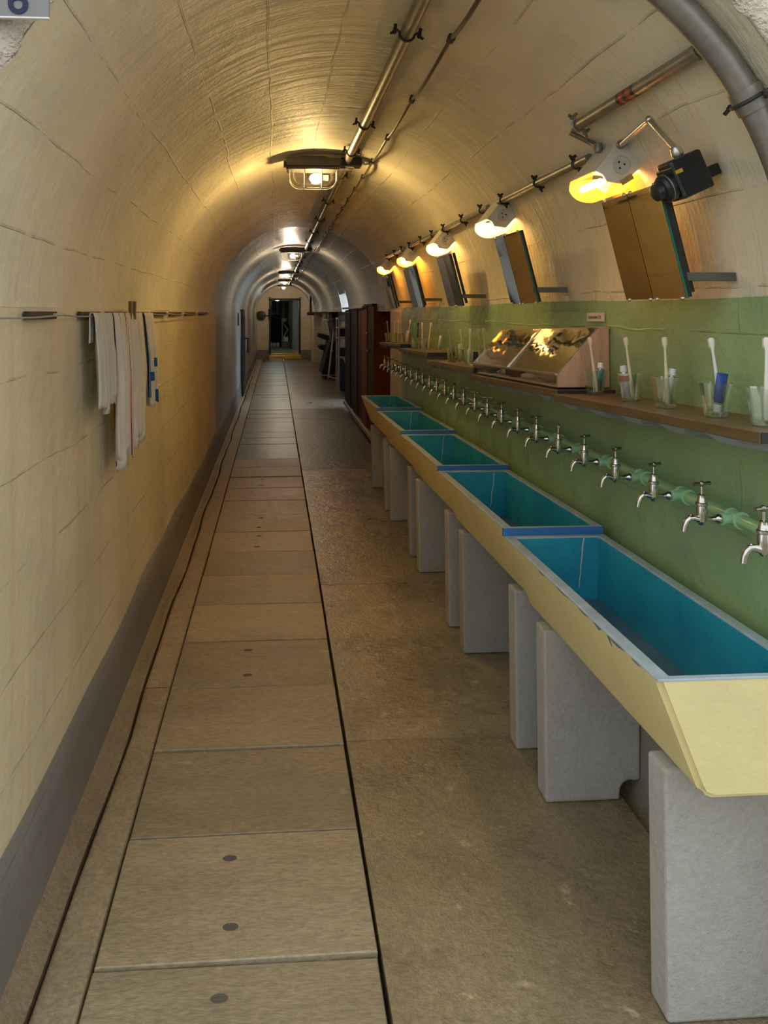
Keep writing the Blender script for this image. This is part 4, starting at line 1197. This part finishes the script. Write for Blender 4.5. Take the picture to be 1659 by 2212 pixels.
# arched conduit just inside the portal
ARY = 1.665
t = thing('arched_conduit', 'thick grey conduit bent round the vault at the portal', 'conduit', (vault(0.1)[0], ARY, vault(0.1)[1]))
org = Vector((vault(0.1)[0], ARY, vault(0.1)[1]))
pts = [Vector((vault(th, 0.038)[0], ARY, vault(th, 0.038)[1])) - org for th in [math.radians(6 + 3 * q) for q in range(26)]]
MB().tube(pts, 0.032, 16).build('tube', M['steel'], t, smooth=True)
th = math.radians(31)
p0, p1 = [Vector((vault(th + d, 0.038)[0], ARY, vault(th + d, 0.038)[1])) - org for d in (-0.03, 0.03)]
MB().tube([p0, p1], 0.0365, 16).build('coupling', M['steel'], t, smooth=True)
clip_pair(t, 'pipe_clip', (p0 + p1) / 2, Vector((XC - vault(th)[0], 0, SPR - vault(th)[1])).normalized(), (p1 - p0).normalized(), 0.036, M['black_metal'])

# wall conduit above the mirrors
def along(th, inset, y):
    x, z = vault(th, inset)
    return Vector((x, y, z))
def wall_conduit(lab, th, a, b, r, bend_to=None, marks=False, clips_=()):
    org = along(th, 0, a)
    t = thing('wall_conduit', lab, 'conduit', org, (0, 0, 0), 'conduits over the mirror lamps')
    pts = [along(th, 0.028, a) - org, along(th, 0.028, b) - org]
    MB().tube(pts, r, 14).build('tube', M['steel'], t, smooth=True)
    if bend_to:
        e = along(th, 0.028, b) - org
        pp = [e, e + Vector((0, 0.02, -0.001)), e + Vector((-0.004, 0.04, -0.012))] + [Vector(p) - org for p in bend_to]
        MB().tube(pp, 0.0085, 10).build('bent_tail', M['steel'], t, smooth=True)
        MB().ball(tuple(e), r * 1.02, 12, 8).build('end_ferrule', M['steel'], t, smooth=True)
    nr = (Vector((XC, 0, SPR)) - Vector((along(th, 0, 0).x, 0, along(th, 0, 0).z))).normalized()
    for y in clips_:
        clip_pair(t, 'pipe_clip', along(th, 0.028, y) - org, nr, (0, 1, 0), r, M['steel'] if marks else M['black_metal'])
    if marks:
        for q, (ya, m_) in enumerate(((2.03, M['black_metal']), (2.055, M['red']), (2.075, M['black_metal']), (2.095, M['red']), (2.115, M['black_metal']))):
            MB().tube([along(th, 0.028, ya) - org, along(th, 0.028, ya + 0.018) - org], r * 1.03, 14).build('colour_band', m_, t, smooth=True)
    return t
T1 = math.radians(40.5); T2 = math.radians(33.5)
wall_conduit('near wall conduit with red and black bands between the portal and first mirror lamp', T1, 1.69, 2.46, 0.0185, [(1.045, 2.5, EYE + 0.575), (1.052, 2.46, EYE + 0.555), (1.055, 2.44, EYE + 0.54)], True, (1.72, 2.44))
MB().lathe([(0.013, 0), (0.016, 0.012), (0.012, 0.03)], 10).build('top_gland', M['steel'], bpy.data.objects['mirror_lamp'], smooth=True).location = (-0.006, 0.11, 0.155)
for i in range(4):
    wall_conduit('wall conduit between mirror lamps, %s of four from the camera' % ORD[i], T2, LY[i] + 0.19, LY[i + 1] + 0.0, 0.0145, None, False, (LY[i] + 0.3, LY[i] + 0.7, LY[i + 1] - 0.06))

# black socket outlet beside the first lamp, with its feed
th = math.radians(24.0)
org = along(th, 0.0, 1.93)
t = thing('power_outlet', 'black industrial socket outlet with round cap beside the first mirror lamp', 'socket', org, (0, 0, 0))
nr = (Vector((XC, 0, SPR)) - Vector((org.x, 0, org.z))).normalized()
tg = Vector((nr.z, 0, -nr.x)).normalized()      # up along the wall
if tg.z < 0: tg = -tg
R = Matrix.Translation(nr * 0.045) @ Matrix((tg, YA, nr)).transposed().to_4x4()   # local x = up the wall, y = tunnel, z = out of the wall
MB().box(-0.055, 0.05, -0.035, 0.035, 0.008, 0.10).xform(R).build('box', M['black_plastic'], t, bevel=0.008, seg=3)
MB().box(-0.035, -0.005, 0.0, 0.03, -0.043, 0.01).xform(R).build('mount_block', M['black_plastic'], t, bevel=0.004)
MB().box(-0.035, 0.035, -0.046, 0.036, 0.10, 0.106).xform(R).build('lid_plate', M['black_plastic'], t, bevel=0.004)
cap = MB().lathe([(0.037, 0.104), (0.037, 0.125), (0.031, 0.132), (0.024, 0.133), (0.023, 0.15), (0.016, 0.153), (0.0, 0.153)], 22).xform(R @ Matrix.Translation((-0.012, -0.004, 0)) @ Matrix.Rotation(0.0, 4, 'X')).build('round_cap', M['black_plastic'], t, smooth=True, angle=35)
MB().lathe([(0.0375, 0.115), (0.0382, 0.117), (0.0375, 0.119)], 22, closed=True).xform(R @ Matrix.Translation((-0.012, -0.004, 0)) @ Matrix.Rotation(0.0, 4, 'X')).build('cap_ring', M['steel'], cap)
MB().box(0.012, 0.022, -0.0365, -0.0352, 0.075, 0.097).xform(R).build('yellow_mark', M['yellow_mark'], t)
MB().lathe([(0.012, 0), (0.016, 0.008), (0.013, 0.026), (0.009, 0.03)], 12).xform(R @ Matrix.Translation((0.05, 0, 0.05)) @ Matrix.Rotation(PI / 2, 4, 'Y')).build('cable_gland', M['steel_light'], t, smooth=True, angle=40)
g0 = R @ Vector((0.075, 0, 0.05))
el = along(math.radians(35), 0.05, 2.04) - org
lampin = Vector((1.068, 2.30, EYE + 0.52)) - org
MB().tube([g0, g0 * 0.35 + el * 0.65, el * 0.96 + g0 * 0.04, el * 0.93 + lampin * 0.07, el * 0.5 + lampin * 0.5, lampin], 0.0085, 10).build('feed_tube', M['steel_light'], t, smooth=True)
MB().ball(tuple(el), 0.012, 10, 6).build('elbow', M['steel_light'], t, smooth=True)

# ------------------------------------------------------------------ ceiling lamps
bulb_m = emitter('warm_bulb', (1.0, 0.85, 0.6), 20, False)
def bulb_light(parent, loc, col, w, r=0.044):
    d = bpy.data.lights.new('bulb_light', 'POINT'); d.energy = w; d.color = col; d.shadow_soft_size = r
    o = bpy.data.objects.new('bulb_light', d); COL.objects.link(o); o.parent = parent; o.location = loc
    return o
def make_ceiling_lamp():
    t = thing('ceiling_lamp', 'x', 'lamp', (0.232, LAMPY[0], EYE + 0.93), (0, 0, 0), 'caged ceiling lamps')
    # housing (local z = 0 at its top)
    mb = MB()
    mb.prism([(-0.17, -0.055), (0.155, -0.055), (0.165, -0.02), (0.15, -0.004), (0.09, -0.002), (0.06, 0.006), (-0.08, 0.006), (-0.12, -0.002), (-0.165, -0.004), (-0.172, -0.02)], 'y', -0.065, 0.065)
    mb.build('housing', M['housing'], t, bevel=0.004)
    MB().box(-0.185, -0.172, -0.03, 0.03, -0.05, -0.018).build('latch', M['housing'], t, bevel=0.002)
    # ring under the housing
    MB().box(-0.165, 0.148, -0.07, 0.07, -0.075, -0.057).build('ring', M['housing'], t, bevel=0.006)
    # glass trough
    def pf(hw, dep):
        pts = []
        for q in range(9):
            a = PI / 2 * q / 8
            pts.append((-hw + 0.06 * (1 - math.cos(a)), -0.075 - (dep - 0.06) - 0.06 * math.sin(a)))
        pts = [(-hw, -0.075)] + pts
        return pts + [(-x, z) for x, z in reversed(pts)]
    prof = pf(0.125, 0.092)
    mb = MB()
    rows = []
    for yy, s in ((-0.055, 0.0), (-0.05, 0.55), (-0.035, 0.9), (0.0, 1.0), (0.035, 0.9), (0.05, 0.55), (0.055, 0.0)):
        rows.append([(x * (0.9 + 0.1 * s) - 0.008, yy, -0.075 + (z + 0.075) * (0.35 + 0.65 * s)) for x, z in prof])
    mb.grid(rows)
    mb.build('glass', M['lampglass'], t, smooth='all')
    # wire cage: two hoops along and two bars across
    cage = pf(0.142, 0.105)
    for yy in (-0.03, 0.03):
        MB().tube([(x - 0.008, yy, z) for x, z in cage], 0.0028, 6).build('cage_hoop', M['steel'], t, smooth=True)
    for xx in (-0.06, 0.045):
        MB().tube([(xx, -0.066, -0.075), (xx, -0.06, -0.13), (xx, -0.035, -0.178), (xx, 0.035, -0.178), (xx, 0.06, -0.13), (xx, 0.066, -0.075)], 0.0028, 6).build('cage_bar', M['steel'], t, smooth=True)
    b = MB().ball((0.012, 0, -0.118), 0.034, 14, 8, (1.25, 0.9, 0.9)).build('bulb', bulb_m, t, smooth=True)
    MB().lathe([(0.018, 0.04), (0.018, 0.085), (0.0, 0.085)], 12, (0.0, 0, -0.115), 'x').build('bulb_holder', M['white_enamel'], b, smooth=True, angle=40)
    bulb_light(t, (0.012, 0, -0.118), (1.0, 0.69, 0.27), CEIL_LAMP_W)
    # junction box at the right
    jb = MB().box(0.158, 0.285, -0.05, 0.05, -0.048, 0.002).build('junction_box', M['black_metal'], t, bevel=0.005)
    MB().lathe([(0.03, -0.048), (0.03, -0.058), (0.02, -0.066), (0.0, -0.066)], 12, (0.215, 0.0, 0)).build('box_gland', M['steel_light'], jb, smooth=True, angle=40)
    MB().tube([(0.285, 0, -0.02), (0.31, 0, -0.03), (0.335, 0.0, -0.025), (0.35, 0.03, 0.0)], 0.006, 8).build('feed_wire', M['steel_light'], jb, smooth=True)
    return t
cl0 = make_ceiling_lamp()
for i, y in enumerate(LAMPY):
    o = cl0 if i == 0 else dup(cl0, (0.232, y, EYE + 0.93))
    if i:
        for ch in o.children:
            if ch.type == 'LIGHT':
                if i == 1:
                    far_light = ch.data.copy(); far_light.color = (1.0, 0.80, 0.58); far_light.energy = CEIL_LAMP_W * 1.15
                ch.data = far_light
    o['label'] = ['large caged bulkhead lamp on the vault, nearest the camera', 'caged ceiling lamp, second from the camera', 'caged ceiling lamp, third from the camera', 'caged ceiling lamp, fourth from the camera', 'caged ceiling lamp nearest the far end wall'][i]

# ------------------------------------------------------------------ clothes line, rails, towels, pegs
RX = XL + 0.052
RZ = 1.642
for i, (a, b) in enumerate(((2.06, 2.33), (2.61, 2.9), (3.02, 3.42), (3.5, 3.98), (4.1, 4.62), (4.8, 5.35), (5.6, 6.3), (6.6, 7.4))):
    t = thing('line_rail', 'black slotted rail for the clothes line on the left wall, %s from the camera' % ORD[i], 'rail', (XL + 0.012, a, RZ), (0, 0, 0), 'black rails on the left wall')
    MB().box(0.0, 0.012, 0, b - a, -0.011, 0.011).build('bar', M['shelf_end'], t, bevel=0.002)
    MB().tube([(0.006, b - a - 0.04, 0.002), (0.045, b - a - 0.04, 0.002)], 0.0035, 8).build('hook', M['steel_light'], t, smooth=True)
pts = [(0, 0, 0)]
ys = [1.56, 2.29, 2.86, 3.38, 3.94, 4.58, 5.31, 6.26, 7.36]
for i in range(1, len(ys)):
    for f in (0.33, 0.66, 1.0):
        pts.append((0, ys[i - 1] + (ys[i] - ys[i - 1]) * f - 1.56, -0.006 * math.sin(f * PI)))
o = MB().tube(pts, 0.0028, 6).build('clothes_line', M['rope'], None, smooth=True, origin=(0, 0, 0)); o.location = (RX, 1.56, RZ)
tag(o, 'thin grey clothes line strung along the left wall', 'rope')

WHITE = (0.70, 0.68, 0.62)
def towel(label, y0, y1, length, m, folds, amp, ph, back=0.5, rag=0.02, flare=0.0, taper=1.0, cat='towel'):
    """cloth over the line: front drop, over the rope, back drop"""
    mb = MB(); P, UV = [], []
    nu, nv = 40, 30
    tot = length * (1 + back)
    for i in range(nv + 1):
        row, ur = [], []
        v = i / nv
        for j in range(nu + 1):
            u = j / nu
            s = v * (length + length * back + 0.012)        # arc length from the front hem
            lf = length * (1 - rag * (math.sin(9 * u + ph) + 0.5 * math.sin(23 * u)))
            if v < 0.62:
                f = v / 0.62; z = -lf * (1 - f); side = 1
            elif v < 0.68:
                f = (v - 0.62) / 0.06; z = 0.004 * math.sin(f * PI); side = 1 - 2 * f
            else:
                f = 1 - (v - 0.68) / 0.32; z = -length * back * (1 - f); side = -1
            hang = min(1.0, -z / max(0.05, length) * 2.2)
            wob = amp * (0.35 + 0.65 * hang) * (math.sin(folds * 2 * PI * u + ph) + 0.4 * math.sin(folds * 4.3 * PI * u + 2 * ph + 1.5 * (z / length)))
            yy = y0 + (y1 - y0) * (0.5 + (u - 0.5) * (1 - (1 - taper) * (1 - hang))) + 0.012 * math.sin(6 * z / length + ph) * hang + flare * hang * (u - 0.5)
            xx = 0.008 * side + max(-0.022, wob) * (1 if side > 0 else 0.5) + (0.012 * hang if side > 0 else 0)
            row.append((xx, yy - y0, z + 0.004)); ur.append((u, 1 - (-z / length) if side > 0 else 1 + (-z / length)))
        P.append(row); UV.append(ur)
    mb.grid(P, UV)
    o = mb.build('hand_towel', m, None, smooth='all', solid=0.003)
    o.location = (RX, y0, RZ)
    tag(o, label, cat, 'towels on the clothes line')
    return o
RED = (0.38, 0.05, 0.03); BLUE = (0.03, 0.12, 0.30)
towel('short grey-white ribbed towel, leftmost on the clothes line', 2.635, 2.925, 0.335, striped('ribbed_towel', (0.70, 0.67, 0.58), []), 6, 0.009, 0.4, 0.3, 0.05)
towel('long white towel with dark red stripes on the clothes line', 2.955, 3.225, 0.58, striped('red_stripe_towel', (0.80, 0.74, 0.65), [(0.10, 0.15, -9, 9, RED), (0.30, 0.36, -9, 9, RED), (0.40, 0.415, -9, 9, RED), (0.84, 0.86, -9, 9, RED), (0.89, 0.905, -9, 9, RED)]), 3, 0.016, 2.2, 0.55, 0.04)
towel('crumpled plain white towel under the wooden peg', 3.255, 3.575, 0.545, striped('plain_towel', (0.80, 0.75, 0.63), [(0.55, 0.57, 0.3, 0.95, (0.5, 0.48, 0.42))]), 3, 0.013, 4.0, 0.6, 0.05)
towel('white towel with blue stripe and blue squares, rightmost on the line', 3.61, 3.87, 0.44, striped('blue_check_towel', (0.80, 0.75, 0.63), [(0.0, 0.12, 0.1, 0.9, BLUE), (0.55, 1.0, 0.40, 0.50, BLUE), (0.2, 0.6, 0.26, 0.36, BLUE), (0.55, 1.0, -0.1, 0.14, BLUE)]), 2, 0.014, 1.0, 0.9, 0.02)
for i, (y, tilt) in enumerate(((3.30, 0.02), (3.39, -0.06))):
    t = thing('clothes_peg', ['darker brown wooden clothes peg on the line, left one', 'lighter brown wooden clothes peg on the line, right one'][i], 'peg', (RX + 0.006, y, RZ - 0.012), (tilt, 0, 0), 'wooden pegs')
    for s in (-1, 1):
        MB().box(0.0035 * s - 0.003, 0.0035 * s + 0.003, -0.0095, 0.0095, -0.01, 0.068).build('leg', M['pegwood'], t, bevel=0.001)
    for z in (0.012, 0.052):
        MB().tube([(-0.008, 0, z), (0.0085, 0, z)], 0.0022, 8).build('rivet', M['steel_light'], t)

# ------------------------------------------------------------------ brown boarded partition in the bay
t = thing('board_partition', 'tall dark brown boarded partition with pale rails beyond the troughs', 'partition', (1.2, 9.35, 0))
ends = [0.0, 0.6, 1.2, 1.8, 2.35, 2.9, 3.4, 3.9]
mats = ['brown_b', 'brown_a', 'brown_b', 'brown_b', 'brown_c', 'brown_c', 'brown_c']
for i in range(7):
    MB().box(-0.012 * (i % 2), 0.02, ends[i] + 0.004, ends[i + 1] - 0.004, 0.13, 1.705 - 0.004 * i).build('board', M[mats[i]], t, bevel=0.004)
MB().box(0.0, 0.2, -0.022, 0.0, 0.13, 1.735).build('end_board', M['brown_a'], t, bevel=0.004)
for i in range(1, 8):
    MB().box(0.02, 0.2, ends[i] - 0.01, ends[i] + 0.01, 0.13, 1.69).build('divider', M['brown_c'], t)
MB().box(-0.05, 0.2, 0.8, 3.95, 1.705, 1.735).build('top_rail', M['rail_wood'], t, bevel=0.005)
MB().box(-0.02, 0.2, -0.03, 0.9, 1.735, 1.76).build('top_cap', M['brown_c'], t, bevel=0.003)
MB().box(-0.045, 0.01, -0.05, 2.1, 0.065, 0.13).build('bottom_rail', M['rail_wood'], t, bevel=0.012)
MB().box(-0.03, 0.01, 2.1, 3.95, 0.06, 0.12).build('bottom_rail', M['rail_wood'], t, bevel=0.012)
for y in (0.1, 1.4, 2.7, 3.8):
    MB().box(0.02, 0.12, y, y + 0.08, 0, 0.13).build('foot_block', M['brown_c'], t)
for yy, zz in ((0.5, 1.38), (0.45, 1.16)):
    MB().ball((-0.02, yy, zz), 0.02, 8, 6).build('knob', M['steel_light'], t, smooth=True)

# folded bunks beyond the side passage
t = thing('folding_bunk', 'black canvas folding bunk on cream tube frame against the right wall', 'bunk', (1.38, 17.4, 0))
MB().hexa([(0.05, 0.4, 0.95), (0.11, 0.4, 0.95), (0.11, 2.6, 0.95), (0.05, 2.6, 0.95)], [(-0.06, 0.5, 1.5), (0.06, 0.5, 1.52), (0.06, 2.5, 1.52), (-0.06, 2.5, 1.5)]).build('upper_canvas', M['canvas'], t, bevel=0.02)
MB().box(-0.02, 0.1, 1.2, 2.3, 1.5, 1.66).build('bedroll', M['canvas'], t, bevel=0.04)
MB().hexa([(-0.3, 2.2, 1.02), (0.0, 2.2, 0.9), (0.0, 2.9, 0.9), (-0.3, 2.9, 1.02)], [(-0.28, 2.2, 1.12), (0.0, 2.2, 1.05), (0.0, 2.9, 1.05), (-0.28, 2.9, 1.12)]).build('middle_seat', M['canvas'], t, bevel=0.02)
MB().hexa([(-0.28, 2.2, 0.72), (0.0, 2.2, 0.6), (0.0, 2.9, 0.6), (-0.28, 2.9, 0.72)], [(-0.28, 2.2, 0.8), (0.0, 2.2, 0.82), (0.0, 2.9, 0.82), (-0.28, 2.9, 0.8)]).build('lower_seat', M['canvas'], t, bevel=0.02)
MB().hexa([(-0.24, 1.6, 0.1), (0.1, 1.6, 0.1), (0.1, 2.9, 0.1), (-0.24, 2.9, 0.1)], [(-0.06, 1.2, 0.95), (0.1, 1.2, 0.95), (0.1, 2.6, 0.95), (-0.06, 2.6, 0.95)]).build('lower_canvas', M['canvas'], t, bevel=0.02)
MB().tube([(-0.12, 1.0, 0.05), (0.04, 1.0, 1.46)], 0.022, 8).build('frame_tube', M['tube_cream'], t, smooth=True)
MB().tube([(-0.12, 2.8, 1.46), (0.04, 1.0, 1.44), (0.1, 0.2, 1.47)], 0.015, 8).build('frame_tube', M['tube_cream'], t, smooth=True)
MB().tube([(-0.12, 1.0, 0.1), (0.08, 0.6, 0.08), (0.1, 0.3, 0.0)], 0.015, 8).build('frame_tube', M['tube_cream'], t, smooth=True)
MB().ball((-0.04, 1.0, 0.72), 0.035, 8, 6).build('frame_joint', M['tube_cream'], t, smooth=True)
t = thing('ladder_rack', 'cream tube rack with dark bundles beside the side passage', 'rack', (1.3, 15.75, 0))
for yy in (0.0, 0.6):
    MB().tube([(0, yy, 0.02), (0, yy, 1.55)], 0.018, 8).build('upright', M['tube_cream'], t, smooth=True)
for z in (0.72, 0.93, 1.12, 1.33, 1.52):
    MB().tube([(0, 0, z), (0.15, 0.0, z)], 0.014, 8).build('rung', M['tube_cream'], t, smooth=True)
    MB().tube([(0, 0, z), (0, 0.6, z)], 0.012, 8).build('rung', M['tube_cream'], t, smooth=True)
MB().box(0.02, 0.16, 0.03, 0.5, 1.15, 1.31).build('bundle', M['canvas'], t, bevel=0.03)
MB().box(0.02, 0.16, 0.03, 0.5, 0.74, 0.91).build('bundle', M['canvas'], t, bevel=0.03)
MB().prism([(0.0, 0.03), (0.18, 0.0), (0.16, 0.5), (0.1, 0.68), (0.0, 0.7)], 'y', 0.02, 0.2).build('navy_sack', M['navy_canvas'], t, bevel=0.02)

# dark steel door leaf on the left wall
t = thing('steel_door', 'dark steel door leaf standing open against the left wall', 'door', (XL + 0.012, 14.6, 0.05))
MB().box(0.0, 0.045, 0.0, 0.9, 0, 1.66).build('leaf', M['dark_door'], t, bevel=0.006)
MB().tube([(0.045, 0.25, 1.1), (0.13, 0.25, 1.1), (0.13, 0.25, 0.82)], 0.018, 8).build('handle', M['dark_door'], t, smooth=True)
for z in (0.3, 1.4):
    MB().box(0.02, 0.06, -0.03, 0.01, z, z + 0.12).build('hinge', M['dark_door'], t)
t = thing('wall_slot', 'narrow dark vertical slot plate on the left wall before the steel door', 'plate', (XL + 0.011, 13.4, 1.42))
MB().box(0, 0.02, 0, 0.05, 0, 0.22).build('plate', M['dark_door'], t, bevel=0.003)
